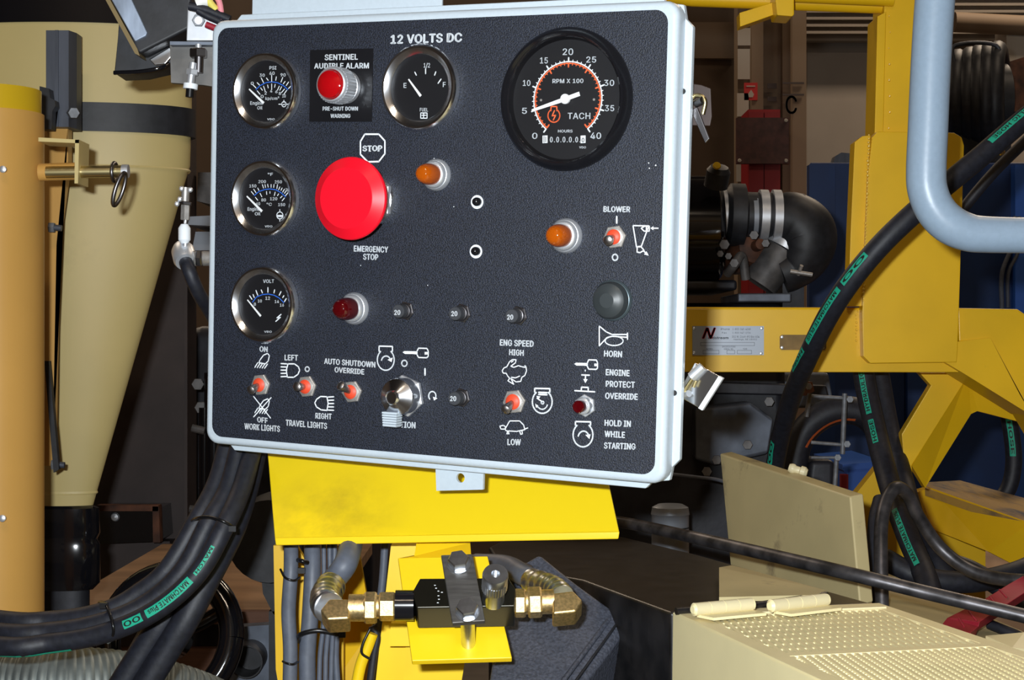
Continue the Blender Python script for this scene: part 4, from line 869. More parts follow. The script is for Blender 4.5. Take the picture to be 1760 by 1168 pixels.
for p, r_ in (((1238, 436), 6), ((1252, 440), 6), ((1245, 420), 9), ((1262, 452), 8), ((1316, 418), 7), ((1296, 404), 8)):
    obj('fitting_nut', hexnut(BM(), E_(*p, DE - .05), E_(*p, DE - .10), px2m(r_, DE)), 'cast', t)
obj('valve_cover', abox(BM(), E_(1120, 0).x, E_(1240, 0).x, DE - .02, DE + .3, E_(0, 482).z, E_(0, 458).z), 'cast', t, bevel=.01)
obj('cover_flange', abox(BM(), E_(1120, 0).x, E_(1262, 0).x, DE - .04, DE + .3, E_(0, 500).z, E_(0, 482).z), 'darkcast', t, bevel=.006)
obj('intake_flange', abox(BM(), E_(1262, 0).x, E_(1352, 0).x, DE - .05, DE + .2, E_(0, 520).z, E_(0, 505).z), 'sheet', t, bevel=.003)
obj('oil_line', tube(BM(), smooth_path([E_(1250, 470, DE - .06), E_(1262, 455, DE - .08), E_(1275, 440, DE - .06), E_(1282, 480, DE - .05)], 8), .008, 10), 'cast', t, smooth=60)
obj('green_block', abox(BM(), E_(1345, 0).x, E_(1382, 0).x, DE + .0, DE + .2, E_(0, 530).z, E_(0, 478).z), 'darkcast', t)
obj('tee_handle', tube(BM(), [E_(1358, 466, DE - .08), E_(1396, 472, DE - .08)], .004, 8), 'nut', t, smooth=60)
obj('tee_handle', tube(BM(), [E_(1372, 472, DE - .07), E_(1378, 456, DE - .08)], .0035, 8), 'nut', t, smooth=60)
obj('engine_block', abox(BM(), E_(1000, 0).x, E_(1352, 0).x, DE - .0, DE + .6, .55, E_(0, 520).z), 'darkcast', t, bevel=.02)
obj('oil_sump', abox(BM(), E_(1020, 0).x, E_(1330, 0).x, DE + .04, DE + .5, .0, .56), 'darkcast', t)
obj('block_cover', prism(BM(), wpoly([(1195, 700), (1290, 690), (1330, 720), (1320, 780), (1230, 800), (1195, 790)], DE - .05), (0, .06, 0)), 'sheet', t, bevel=.006)
obj('block_rib', prism(BM(), wpoly([(1195, 655), (1420, 662), (1424, 680), (1195, 676)], DE - .03), (0, .03, 0)), 'darkcast', t, bevel=.003)
obj('side_housing', prism(BM(), wpoly([(1260, 640), (1424, 640), (1432, 690), (1405, 700), (1300, 704)], DE + .05), (0, .2, 0)), 'sheet', t, bevel=.006)
for p in ((1322, 690), (1285, 764), (1232, 790), (1215, 810)): obj('block_bolt', hexnut(BM(), W(*p, DE - .04), W(*p, DE - .07), .009), 'cast', t)
hose('fuel_line', [W(1150, 814, 2.75), W(1200, 820, 2.75), W(1240, 826, 2.75), W(1300, 850, 2.75)], .003, 'rubbergrey', 'thin grey line crossing the dark gap left of cream panel', 'pipe')
t = thing('hose_clamp_frame', 'steel bolted clamp frame with a thick black hose and orange stripe', 'clamp', W(1400, 850, 2.7))
DG = 2.7
c = W(1428, 768, DG)
path = smooth_path([W(1362, 880, DG), W(1364, 800, DG), W(1378, 748, DG), W(1410, 716, DG), W(1450, 704, DG), W(1492, 716, DG), W(1520, 760, DG), W(1530, 830, DG)], 10)
obj('thick_hose', tube(BM(), path, px2m(24, DG), 24), 'rubber', t, smooth=60)
band(path, px2m(24, DG), .30, .62, .10, Vector((.25, -1, -.85)), 'orange_stripe', 'orangepaint', t)
for (p, q_, r_) in (((1392, 676), (1386, 716), 4), ((1452, 676), (1448, 780), 4.2), ((1390, 680), (1455, 684), 3), ((1394, 760), (1448, 764), 3), ((1438, 784), (1434, 850), 4), ((1394, 786), (1436, 786), 2.5)):
    obj('clamp_rod', cyl(BM(), W(*p, DG - .08), W(*q_, DG - .08), px2m(r_, DG), 14), 'bolt', t, smooth=True)
for p in ((1461, 686), (1456, 763), (1390, 664), (1440, 786)): obj('rod_nut', hexnut(BM(), W(p[0], p[1], DG - .09), W(p[0], p[1], DG - .11), px2m(6, DG)), 'bolt', t)
obj('clamp_block', prism(BM(), wpoly([(1384, 656), (1396, 656), (1400, 672), (1384, 680)], DG - .06), (0, .05, 0)), 'rust', t)
obj('pulley_box', prism(BM(), wpoly([(1392, 790), (1436, 790), (1436, 880), (1380, 880)], DG - .02), (0, .1, 0)), 'darkcast', t, bevel=.01)

# ------------------------------------------------------------------ the control panel
import numpy as np
RV = Vector((.0498, .4603, .0374)); TV = Vector((-.0735, -.0842, 1.3999))
R3 = Matrix.Rotation(RV.length, 3, RV.normalized())
conv = lambda v: Vector((v[0], v[2], -v[1]))
PU = conv(R3.col[0]); PV = -conv(R3.col[1]); PN = -conv(R3.col[2]); PO = EYE + conv(TV)
PW, PH = .4227, .36                     # black overlay size
cp = thing('control_panel', 'grey framed control panel with black face, gauges, switches and lamps', 'panel', PO)
cp['_frame'] = 1
cp.matrix_world = Matrix(((PU.x, PV.x, PN.x, PO.x), (PU.y, PV.y, PN.y, PO.y), (PU.z, PV.z, PN.z, PO.z), (0, 0, 0, 1)))
def pp(px, py, h=0.0):
    """panel coordinates (u, v, h) of the point at height h over the face that a photograph pixel shows"""
    d = W(px, py, 1) - EYE; p0 = PO + PN * h; s = (p0 - EYE).dot(PN) / d.dot(PN); q = EYE + d * s - PO
    return Vector((q.dot(PU), q.dot(PV), h))
UZ = Vector((0, 0, 1))
def rrect(x0, y0, x1, y1, r, n=6):
    out = []
    for cx_, cy_, a0 in ((x1 - r, y1 - r, 0), (x0 + r, y1 - r, 90), (x0 + r, y0 + r, 180), (x1 - r, y0 + r, 270)):
        for k in range(n + 1): a = radians(a0 + 90 * k / n); out.append((cx_ + r * cos(a), cy_ + r * sin(a)))
    return out
def loft(bm, layers, cap0=True, cap1=True):
    last = None
    for pts, z in layers:
        rg = [bm.verts.new((p[0], p[1], z)) for p in pts]
        if last: bridge(bm, last, rg)
        elif cap0: bm.faces.new(rg[::-1])
        last = rg
    if cap1: bm.faces.new(last)
    return bm
mg = .0072; hw, hh = PW / 2, PH / 2
Ld = []
for inset, z in ((0, -.0155), (0, -.005), (.0006, -.0028), (.0018, -.0011), (.0036, -.0002), (.0050, 0)):
    Ld.append((rrect(-hw - mg - .0012 + inset, -hh - mg + inset, hw + mg + .0012 - inset, hh + mg - inset, .0125 - inset), z))
obj('door_shell', loft(BM(), Ld), 'graypaint', cp, smooth=50, label='light grey rounded door')
ov = obj('face_overlay', loft(BM(), [(rrect(-hw, -hh, hw, hh, .0105), 0), (rrect(-hw, -hh, hw, hh, .0105), .0004)]), 'overlay', cp, label='black speckled face overlay')
fe = .0045; fx, fy, ch, nt_ = hw + mg + .0075, hh + mg + .0062, .006, .022
fl = [(-fx, fy - nt_ - ch), (-fx + ch + .004, fy - nt_ + .006), (-fx + ch + .004, fy - .001), (-fx + nt_, fy - ch), (-fx + nt_ + ch, fy)]
def flange_pts():
    x, y = fx, fy; a = nt_; c_ = ch
    q = [(x - a - c_, y), (x - a, y - c_), (x - c_ - .002, y - c_ - .002), (x - c_, y - a + .003), (x, y - a - c_ + .003)]
    out = q[::1]
    pts = []
    for sx, sy, rev in ((1, 1, 0), (1, -1, 1), (-1, -1, 0), (-1, 1, 1)):
        s = [(p[0] * sx, p[1] * sy) for p in q]
        pts += s[::-1] if rev else s
    return pts
obj('rear_flange', loft(BM(), [(flange_pts(), -.021), (flange_pts(), -.0150)]), 'graypaint', cp, bevel=.001)
obj('enclosure_body', loft(BM(), [(rrect(-hw + .01, -hh + .02, hw - .055, hh - .02, .01), -.085), (rrect(-hw + .01, -hh + .02, hw - .055, hh - .02, .01), -.021)]), 'graypaint', cp)
a = pp(434, 22, -.022); b = pp(760, 0, -.022)
obj('mounting_tab', loft(BM(), [([(a.x, a.y - .02), (b.x, a.y - .02), (b.x, a.y + .010), (a.x + .09, a.y + .035), (a.x, a.y + .035)], -.024), ([(a.x, a.y - .02), (b.x, a.y - .02), (b.x, a.y + .010), (a.x + .09, a.y + .035), (a.x, a.y + .035)], -.0212)]), 'graypaint', cp, bevel=.0006)
# lower tab with round hole
q = [pp(748, 790, -.024), pp(831, 800, -.024), pp(830, 841, -.024), pp(750, 843, -.024)]; hc = pp(791.5, 821, -.024); hr_ = .0040
bm = BM(); ro = []; ri = []
N_ = 32
def edge_pt(ang):
    d = Vector((cos(ang), sin(ang))); best = 1e9
    for i in range(4):
        a = q[i]; b = q[(i + 1) % 4]; e = (b.x - a.x, b.y - a.y); den = d.x * e[1] - d.y * e[0]
        if abs(den) < 1e-12: continue
        s = ((a.x - hc.x) * e[1] - (a.y - hc.y) * e[0]) / den; u_ = ((a.x - hc.x) * d.y - (a.y - hc.y) * d.x) / den
        if s > 0 and -1e-6 <= u_ <= 1 + 1e-6: best = min(best, s)
    return hc.x + d.x * best, hc.y + d.y * best
angs = sorted([2 * pi * k / N_ for k in range(N_)] + [math.atan2(p.y - hc.y, p.x - hc.x) % (2 * pi) for p in q])
for z in (-.024, -.027):
    ro.append([bm.verts.new((*edge_pt(a), z)) for a in angs]); ri.append([bm.verts.new((hc.x + hr_ * cos(a), hc.y + hr_ * sin(a), z)) for a in angs])
bridge(bm, ro[0], ri[0]); bridge(bm, ri[1], ro[1]); bridge(bm, ri[0], ri[1]); bridge(bm, ro[1], ro[0])
obj('mounting_tab', bm, 'graypaint', cp)
for (px, py) in ((1174, 157), (1159, 675)):
    c = pp(px, py, -.0149); obj('flange_hole', lathe(BM(), c, UZ, [(.0022, -.0005), (.0022, .0003)], 16), 'ink', cp)
# ------------ printing
def ribbon(bm, pts, w_, h, closed=False):
    P = [Vector((p.x, p.y)) for p in pts]
    if closed: P.append(P[0])
    for i in range(len(P) - 1):
        a, b = P[i], P[i + 1]
        if (b - a).length < 1e-7: continue
        d = (b - a).normalized(); s = Vector((-d.y, d.x)) * (w_ / 2)
        bm.faces.new([bm.verts.new((*v, h)) for v in (a + s, a - s, b - s, b + s)])
    for i, p in enumerate(P):
        if (0 < i < len(P) - 1) or closed or True:
            bm.faces.new([bm.verts.new((p.x + w_ / 2 * cos(2 * pi * k / 8), p.y + w_ / 2 * sin(2 * pi * k / 8), h)) for k in range(8)])
HP = .0006
def symbol(strokes, wpx=2.2, h=HP, m='print', name='printed_symbol', parent=None, fills=()):
    bm = BM()
    for k, s in enumerate(strokes):
        cl = False
        if isinstance(s, tuple) and s and s[0] == 'c': cl = True; s = s[1]
        pts = [pp(p[0], p[1], h) for p in s]; ribbon(bm, pts, wpx * 1.43 / F, h + k * .00001, cl)
    for s in fills:
        vs = [bm.verts.new(pp(p[0], p[1], h)) for p in s]; f = bm.faces.new(vs)
        if len(vs) > 4: bmesh.ops.triangulate(bm, faces=[f])
    return obj(name, bm, m, parent or ov)
def arc(cx_, cy_, rx, ry, a0, a1, n=16):
    return [(cx_ + rx * cos(radians(a0 + (a1 - a0) * k / n)), cy_ - ry * sin(radians(a0 + (a1 - a0) * k / n))) for k in range(n + 1)]
CAPH = {}
def words(s, xl, yl, xr, yr, cap, h=HP, m='print', parent=None, off=.035, name='printed_text', serif=False):
    """text whose baseline runs from pixel (xl,yl) to (xr,yr) and whose capitals are cap pixels tall"""
    bm = text_mesh(s, off); xs = [v.co.x for v in bm.verts]; x0, x1 = min(xs), max(xs)
    if off not in CAPH:
        b_ = text_mesh('H', off); CAPH[off] = (min(v.co.y for v in b_.verts), max(v.co.y for v in b_.verts)); b_.free()
    yb, yt = CAPH[off]
    a = pp(xl, yl, h); b = pp(xr, yr, h); c = pp(xl, yl - cap * .86, h); d = (b - a); up = Vector((0, (c - a).y, 0))
    for v in bm.verts:
        v.co = a + d * ((v.co.x - x0) / (x1 - x0)) + up * ((v.co.y - yb) / (yt - yb)); v.co.z = h
    if serif:       # slab feet on every stem end: short bars at cap line and baseline
        pass
    return obj(name, bm, m, parent or ov)
words('12 VOLTS DC', 671, 75.5, 794, 72, 18, off=.06)
words('EMERGENCY', 608, 432, 667, 434, 12, off=.05); words('STOP', 624, 446, 650, 447, 12, off=.05)
words('ON', 446, 604, 460, 605, 11, off=.05); words('OFF', 442, 725, 460, 727.5, 11, off=.05); words('WORK LIGHTS', 420, 737, 481, 742, 12, off=.05)
words('LEFT', 489, 619, 512, 619.5, 11.5, off=.05); words('RIGHT', 542, 719, 570, 720.5, 11.5, off=.05); words('TRAVEL LIGHTS', 491, 731, 562, 737, 12, off=.05)
words('AUTO SHUTDOWN', 557, 625, 645, 631.5, 11.5, off=.05); words('OVERRIDE', 575, 639.5, 626, 643.5, 10.8, off=.05)
words('IGNITION', 663, 733, 714, 736, 12.5, off=.05)
words('ENG SPEED', 859, 593.5, 917, 596, 12.5, off=.05); words('HIGH', 875, 610, 900, 611.5, 12, off=.05); words('LOW', 872, 764.5, 895, 765, 12.5, off=.05)
words('BLOWER', 1037, 364, 1083, 364.5, 11.5, off=.05); words('HORN', 1038, 612.5, 1069, 614, 12.5, off=.05)
for s, x0, x1, y in (('ENGINE', 1041, 1082, 645), ('PROTECT', 1041, 1091, 665), ('OVERRIDE', 1040, 1096, 685.5), ('HOLD IN', 1039, 1084, 732), ('WHILE', 1039, 1074, 751), ('STARTING', 1038, 1092, 771)):
    words(s, x0, y - .5, x1, y + 1.5, 12.5, off=.05)
symbol([('c', [(627, 230.5), (651, 230.5), (661.5, 242), (661.5, 264), (651, 277.5), (632, 278), (619.5, 265), (619.5, 243)])], 2.8)
words('STOP', 623, 260, 657, 259.5, 11.5, off=.07)
# slab bars for the STOP letters
symbol([[(634, 259.8), (637.5, 259.8)], [(649, 259.6), (652, 259.6)]], 1.0)
# work light symbols
def lamp(cx_, cy_, sc=1):
    return [('c', [(cx_ + 9, cy_ - 12), (cx_ + 2, cy_ - 9), (cx_ - 4, cy_ - 1), (cx_ - 6, cy_ + 4), (cx_ + 5, cy_ + 6), (cx_ + 10, cy_ + 1), (cx_ + 12, cy_ - 8)])] + \
           [[(cx_ - 8 + 4.2 * k, cy_ + 4 + .6 * k), (cx_ - 13 + 4.2 * k, cy_ + 12 + .4 * k + (2 - k) * .0 - max(0, k - 1) * 0)] for k in range(5)]
symbol(lamp(451, 619), 1.9)
symbol(lamp(451, 697) + [[(436, 681), (465, 718)], [(466, 683), (436, 716)]], 1.9)
symbol([('c', [(495, 625), (506, 625), (513, 630), (515, 636), (512, 643), (505, 648), (494, 648), (492, 636)])] + [[(483, 624.5 + 5.6 * k), (493, 625 + 5.4 * k)] for k in range(5)], 2.2)
symbol([('c', [(562, 681.5), (551, 681), (544, 686), (541, 692), (544, 699), (552, 704), (562, 705), (564, 693)])] + [[(564, 682 + 5.6 * k), (573.5, 681.5 + 5.8 * k)] for k in range(5)], 2.2)
for (x, y, r_) in ((528, 634, 4), (695, 624, 5.2), (1057, 442, 5.2)): symbol([('c', arc(x, y, r_ * .88, r_, 0, 342, 19))], 2.3)
symbol([[(1060, 372), (1060, 383)]], 2.6); symbol([[(730.5, 633.5), (730.5, 644)]], 2.8)
def engine(cx_, cy_, rx, ry, wtop, htop):
    pts = [(cx_ - wtop, cy_ - htop), (cx_ + wtop, cy_ - htop + .6), (cx_ + wtop, cy_ - ry * .82)] + arc(cx_, cy_, rx, ry, 52, -232, 30) + [(cx_ - wtop, cy_ - ry * .82)]
    return [('c', pts)]
symbol(engine(663, 618, 14.5, 18, 11.5, 23.5) + [arc(663.5, 621, 8, 9.5, 165, 20, 10)], 2.3, fills=([(666, 618), (675, 614), (673, 622)],))
symbol(engine(1002, 747, 17, 20.5, 13, 23), 2.4); symbol([arc(1003, 752, 9.5, 11.5, 165, 20, 10)], 2.3, fills=([(1006, 747), (1015, 746), (1013, 754)],))
symbol(engine(932, 690, 17, 20, 13, 23), 2.4)
symbol([arc(932, 693, 9, 10, 200, 345, 10), [(923, 684), (932, 690)], arc(932.5, 691.5, 2.4, 2.4, 0, 340, 8)], 2.0, fills=([(920, 693), (927, 700), (921, 700)], [(922, 680), (929, 681), (925, 686)]))
symbol([[(926, 674), (940, 674.5)], [(926, 677.5), (940, 678)]], 2.6)
def key(x0, y0, L_, s=1):
    return [('c', [(x0 + L_ * .56, y0 - 2.5), (x0 + L_ * .62, y0 - 8), (x0 + L_ * .95, y0 - 7.5), (x0 + L_, y0 - 3), (x0 + L_, y0 + 6), (x0 + L_ * .94, y0 + 8.5), (x0 + L_ * .62, y0 + 8), (x0 + L_ * .56, y0 + 3)])], [(x0, y0 - 1), (x0 + 3, y0 - 3), (x0 + L_ * .58, y0 - 2.5), (x0 + L_ * .58, y0 + 3), (x0 + L_ * .40, y0 + 2), (x0 + 4, y0 + 2)]
for (x, y, L_) in ((692, 606, 44), (987, 626, 40)):
    s_, f_ = key(x, y, L_); symbol(s_, 2.0, fills=(f_, [(x + L_ * .86, y - 1.5), (x + L_ * .97, y - 1.5), (x + L_ * .97, y + 3), (x + L_ * .86, y + 3)]))
symbol([arc(743, 680, 6.2, 7.6, 225, -35, 14)], 2.2, fills=([(744, 681.5), (752, 684), (746, 688)],))
# horn, hopper, hare, tortoise, push symbols
symbol([('c', [(1030, 560), (1030, 594), (1043, 580), (1052, 577.5), (1078, 579.5), (1078, 574.5), (1052, 574.5), (1042, 570)]), ('c', arc(1055.5, 585.5, 15.5, 8, 0, 345, 20)), [(1078.5, 572), (1078.5, 583)]], 1.9)
symbol([('c', [(1088, 387.5), (1115, 388), (1102, 424), (1094, 424)]), ('c', [(1102, 392), (1108, 388.5), (1116, 388.5), (1116, 397), (1107, 397)]), ('c', [(1095, 424), (1101, 423), (1107, 430), (1100, 434), (1095, 433)]), [(1120, 392), (1131, 392)], [(1106, 431), (1112, 436)], [(1111, 389), (1111, 397)]], 1.9,
       fills=([(1118, 392), (1123, 388.5), (1123, 395.5)], [(1115, 439), (1107, 437), (1111, 431.5)]))
symbol([('c', [(863, 637), (866, 632), (871, 630), (876, 621), (881, 617.5), (887, 618), (886, 623), (878, 629), (883, 631), (891, 628), (897, 630), (903, 631), (902, 628), (904, 630), (905, 637), (902, 645), (897, 648), (895, 655), (887, 656), (878, 650), (883, 660), (876, 656), (873, 654), (876, 650), (872, 645), (870, 641), (865, 641)]), [(879, 622), (882, 620)], [(879, 648), (886, 649), (893, 646)]], 1.7)
symbol([('c', [(868, 737), (876, 723), (893, 723), (900, 730), (902, 738), (888, 741), (870, 740)]), ('c', [(859, 732), (865, 730.5), (869, 733), (868, 737), (861, 737)]), [(902, 737), (907, 735)], ('c', [(873, 740), (871, 745), (875, 745)]), ('c', [(893, 740), (895, 746), (898, 745), (897, 739)])], 1.7)
symbol([[(1000, 644), (1013, 644.5)], [(1006.5, 645), (1006, 652)], [(988, 671), (1022, 673)], [(999, 670), (999.5, 665), (1011, 665.5), (1011, 671)], [(1006, 636), (1006, 637)]], 2.2, fills=([(1002.5, 651), (1010, 651.5), (1006, 658)],))
# AUTO SHUTDOWN sticker
def patch(x0, y0, x1, y1, x2, y2, x3, y3, h, th, m, name, parent, **k):
    P = [pp(x0, y0, h), pp(x1, y1, h), pp(x2, y2, h), pp(x3, y3, h)]
    return obj(name, prism(BM(), P, (0, 0, -th)), m, parent, **k)
patch(555, 612, 648, 619, 648, 649, 554, 642, .0005, .0001, 'overlay', 'printed_label', ov)
symbol([[(555, 612), (648, 619)], [(555, 612), (554, 640)]], .5, h=.00052, m='capgrey')
bm = BM()
for (px, py, r_) in ((746, 272, .0004), (1127, 284, .0006), (1115, 280, .0005), (1116, 289, .0005), (780, 355, .0004), (620, 456, .0004), (735, 490, .0004)):
    c = pp(px, py, .0005); bm.faces.new([bm.verts.new((c.x + r_ * cos(2 * pi * k / 8), c.y + r_ * sin(2 * pi * k / 8), .0005)) for k in range(8)])
obj('dust_speck', bm, 'print', ov, kind='stuff')
# ------------ gauges
def gauge(name, label, px, py, R_, black=False, hb=.008, ri=.765):
    c = pp(px, py, .003 if not black else .006); c.z = 0
    if not black:
        prof = [(R_ * .97, 0), (R_, .001), (R_, .0035), (R_ * .975, .0062), (R_ * .93, hb), (R_ * .885, hb * .98), (R_ * (ri + .04), hb * .72), (R_ * ri, hb * .55), (R_ * (ri - .015), .0012)]
    else:
        prof = [(R_ * .97, 0), (R_, .0015), (R_, .005), (R_ * .975, .0085), (R_ * .93, hb), (R_ * .90, hb), (R_ * .875, hb * .85), (R_ * .865, hb * .80), (R_ * .845, hb * .5), (R_ * .83, .0015)]
    g = obj(name, lathe(BM(), c, UZ, prof, 96, cap0=False, cap1=False), 'blackplastic' if black else 'chrome', cp, smooth=25, label=label)
    rd = prof[-1][0]
    obj('dial', lathe(BM(), c, UZ, [(rd + .001, .0008), (rd + .001, .0018)], 64), 'dial', g)
    obj('glass', lathe(BM(), c, UZ, [(R_ * (ri + .02) if not black else R_ * .86, hb * .55), (R_ * (ri + .02) if not black else R_ * .86, hb * .55 + .0008)], 64), 'glass', g)
    return g, c
HD = .0021
def marks(strokes, wpx, m, g, name='dial_marks', **k): return symbol(strokes, wpx, h=k.pop('h', HD), m=m, name=name, parent=g, **k)
def dtext(s, x0, y0, x1, y1, cap, g, m='print', off=.03): return words(s, x0, y0, x1, y1, cap, h=HD, m=m, parent=g, off=off, name='dial_text')
def needle(pa, pb, wd, g, h=.0034, tail=None, m='needle'):
    a = pp(*pa, h); b = pp(*pb, h); d = (b - a).normalized(); s = Vector((-d.y, d.x, 0))
    obj('needle', prism(BM(), [a + s * wd * .7, a - s * wd * .7, b - s * wd * .35, b + s * wd * .35], (0, 0, -.0005)), m, g)
g, c = gauge('oil_pressure_gauge', 'top left chrome gauge reading engine oil pressure', 458, 157, .0345)
marks([[(434, 145), (440, 151)], [(442, 142), (446, 146)], [(449, 134), (453, 142)], [(458, 134), (461, 138)], [(467, 129), (467, 140)], [(475, 132), (474, 138)], [(486, 133), (483, 141)], [(490, 140), (487, 144)], [(496, 141), (492, 147)], [(500, 148), (496, 152)]], 1.6, 'print', g)
marks([[(442, 156), (447, 162)], [(448, 151), (451, 155)], [(453, 148), (456, 157)], [(460, 146), (461, 151)], [(467, 144), (467, 154)], [(473, 145), (472, 150)], [(480, 148), (477, 155)], [(484, 149), (481, 155)], [(489, 153), (484, 159)], [(493, 155), (488, 162)]], 1.5, 'print', g)
marks([[(440, 154), (447, 147), (457, 142), (467, 140.5), (477, 142), (487, 147), (495, 154)]], 1.5, 'blue', g, 'blue_arc')
dtext('PSI', 463, 119.5, 475, 119.5, 7, g); dtext('0', 431, 146, 436, 146, 6.5, g); dtext('30', 446, 132, 455, 132, 6.5, g); dtext('60', 463, 128.5, 472, 128.5, 6.5, g); dtext('90', 482, 131.5, 491, 131.5, 6.5, g)
dtext('0', 448, 168.5, 453, 168.5, 6.5, g); dtext('2', 454.5, 162.5, 458.5, 162.5, 6.5, g); dtext('4', 464, 159, 468, 159, 6, g); dtext('6', 473, 160, 477, 160, 6, g); dtext('8', 479, 163, 483, 163, 6, g); dtext('10', 485, 167.5, 491, 167.5, 6.5, g)
dtext('kp/cm²', 456, 171.5, 480, 171.5, 6, g); dtext('Engine', 430, 180, 452, 180, 7, g); dtext('Oil', 442, 188, 451, 188, 6.5, g); dtext('VDO', 459, 206.5, 472, 206.5, 4, g)
marks([('c', arc(488, 179, 3.8, 4.6, 0, 342, 12)), [(479, 179), (483, 179)], [(493, 179), (497, 179)], [(488, 172), (488, 176)], [(486, 180), (490, 179)]], 1.4, 'print', g)
needle((453, 177), (428, 153), .0016, g)
g, c = gauge('oil_temperature_gauge', 'middle left chrome gauge reading engine oil temperature', 455, 341, .0345)
marks([[(432, 329), (436, 334)], [(436, 325), (440, 331)], [(443, 323), (445, 327)], [(451, 317), (453, 323)], [(455.5, 317), (456.5, 322)], [(460, 316.5), (461, 321.5)], [(466, 317), (466, 322)], [(471, 317), (470.5, 322)], [(477, 317), (476, 324)], [(481, 321), (479, 326)], [(485, 323), (483, 327)], [(489, 325), (486, 330)], [(492, 328), (489, 332)], [(495, 331), (491, 336)]], 1.5, 'print', g)
marks([[(439, 339), (443, 344)], [(447, 332), (450, 338)], [(458, 329), (458.5, 334)], [(464, 329), (464, 332)], [(473, 330), (471.5, 336)], [(479, 333), (477, 336)], [(485, 337), (482, 340)], [(489, 340), (485, 345)]], 1.5, 'print', g)
marks([[(437, 336), (445, 329), (455, 325.5), (464, 324.5), (474, 326), (483, 331), (491, 338)]], 1.5, 'blue', g, 'blue_arc')
dtext('°F', 460, 302, 469, 302, 6, g); dtext('150', 428.5, 322, 440.5, 322, 6, g); dtext('200', 444, 314.5, 457, 314.5, 6, g); dtext('250', 472, 315, 484.5, 315, 6, g); dtext('300', 491, 328, 497, 330, 6, g)
dtext('60', 440, 352.5, 447, 352.5, 6, g); dtext('80', 449, 346, 457, 346, 6, g); dtext('120', 464, 344, 476.5, 344, 6, g); dtext('150', 478, 354, 490, 354, 6, g); dtext('°C', 458, 353.5, 467, 353.5, 6, g)
dtext('Engine', 425.5, 362, 446, 362, 7, g); dtext('Oil', 438, 370, 447.5, 370, 6.5, g); dtext('VDO', 455, 390.5, 468, 390.5, 4, g)
marks([('c', arc(481, 370, 5.4, 6, 0, 342, 14)), [(476, 370), (486, 370)], [(476.5, 372), (485.5, 372)], [(481, 360), (481, 363)], [(481, 377), (481, 380)]], 1.6, 'print', g)
needle((450, 363), (424, 337), .0016, g)
g, c = gauge('voltmeter', 'bottom left chrome gauge marked VOLT', 454, 523, .0345)
marks([[(429, 508), (433, 514)], [(435, 506), (437, 511)], [(440, 499), (443, 507)], [(449, 498), (451, 503)], [(460.5, 494), (460.5, 502)], [(472, 498), (471, 503)], [(483, 501), (480, 507)], [(488, 508), (486, 511)], [(492, 513), (489, 518)]], 2.0, 'print', g)
marks([[(434, 519), (441, 510), (451, 506), (461, 505), (471, 507), (480, 512), (488, 520)]], 1.5, 'blue', g, 'blue_arc')
dtext('VOLT', 452, 486, 471, 486, 7, g); dtext('8', 436, 525, 440, 525, 6, g); dtext('10', 443, 519.5, 450, 519.5, 6, g); dtext('12', 456, 515, 464, 515, 6.5, g); dtext('14', 472, 520.5, 479.5, 520.5, 6, g); dtext('16', 481, 526.5, 488, 526.5, 6, g); dtext('VDO', 454, 571.5, 467, 571.5, 4, g)
symbol([[(483, 540), (476, 546), (482, 545), (474, 552)]], 2.0, h=HD, m='print', name='dial_marks', parent=g)
needle((448, 543), (425, 515), .0013, g)
g, c = gauge('fuel_gauge', 'chrome fuel gauge beside the alarm plate, marked E and F', 722, 150.5, .0362, ri=.755)
marks([[(713, 124), (715.5, 129)], [(731.5, 118), (731.5, 126.5)], [(749, 123.5), (747, 129)], [(758, 136), (753, 143)]], 2.0, 'print', g)
dtext('1/2', 728, 116, 739, 116, 9, g); dtext('E', 693.5, 151, 698.5, 151, 10, g); dtext('F', 761, 149.5, 766, 149.5, 10, g); dtext('FUEL', 721.5, 191.5, 735.5, 191.5, 7, g)
marks([('c', [(723, 194), (734, 194), (734, 203), (723, 203)]), [(728, 194), (728, 203)], [(725, 198), (732, 198)]], 1.6, 'print', g)
needle((723, 165), (702, 136), .0016, g)
# tachometer
g, c = gauge('tachometer', 'large black rimmed round tachometer marked TACH', 970, 170, .0566, black=True, hb=.013)
C0 = pp(975.5, 170.5, HD); RT = (pp(1035.4, 170.5, HD) - C0).x * .985
def tp(ang, r_): return Vector((C0.x + r_ * cos(radians(ang)), C0.y + r_ * sin(radians(ang)), HD))
bm = BM(); a0, a1 = 232, -52
ribbon(bm, [tp(a0 + (a1 - a0) * k / 60, RT * 1.0) for k in range(61)], .0010, HD)
for k in range(41):
    an = a0 + (a1 - a0) * k / 40; big = k % 5 == 0
    ribbon(bm, [tp(an, RT * 1.0), tp(an, RT * (1.10 if big else 1.045))], .0012 if big else .0007, HD + .00002)
obj('dial_marks', bm, 'print', g)
bm = BM(); ribbon(bm, [tp(a0 + (a1 - a0) * k / 60, RT * .955) for k in range(61)], .0010, HD)
for k in range(41):
    an = a0 + (a1 - a0) * k / 40; big = k % 5 == 0
    ribbon(bm, [tp(an, RT * .95), tp(an, RT * (.86 if big else .91))], .0012 if big else .0007, HD + .00002)
obj('orange_scale', bm, 'orange', g)
for s, x0, y0, x1, cap in (('0', 914.5, 238.5, 923.5, 12), ('5', 897, 195.5, 905.5, 12), ('10', 898.5, 147.5, 911.5, 11.5), ('15', 928, 109, 941.5, 12), ('20', 967, 94.5, 985, 13), ('25', 1007.5, 107.5, 1024.5, 12), ('30', 1038, 147.5, 1055.5, 12), ('35', 1039.5, 191, 1055.5, 12), ('40', 1014.5, 238.5, 1033, 12.5)):
    dtext(s, x0, y0, x1, y0, cap, g, off=.02)
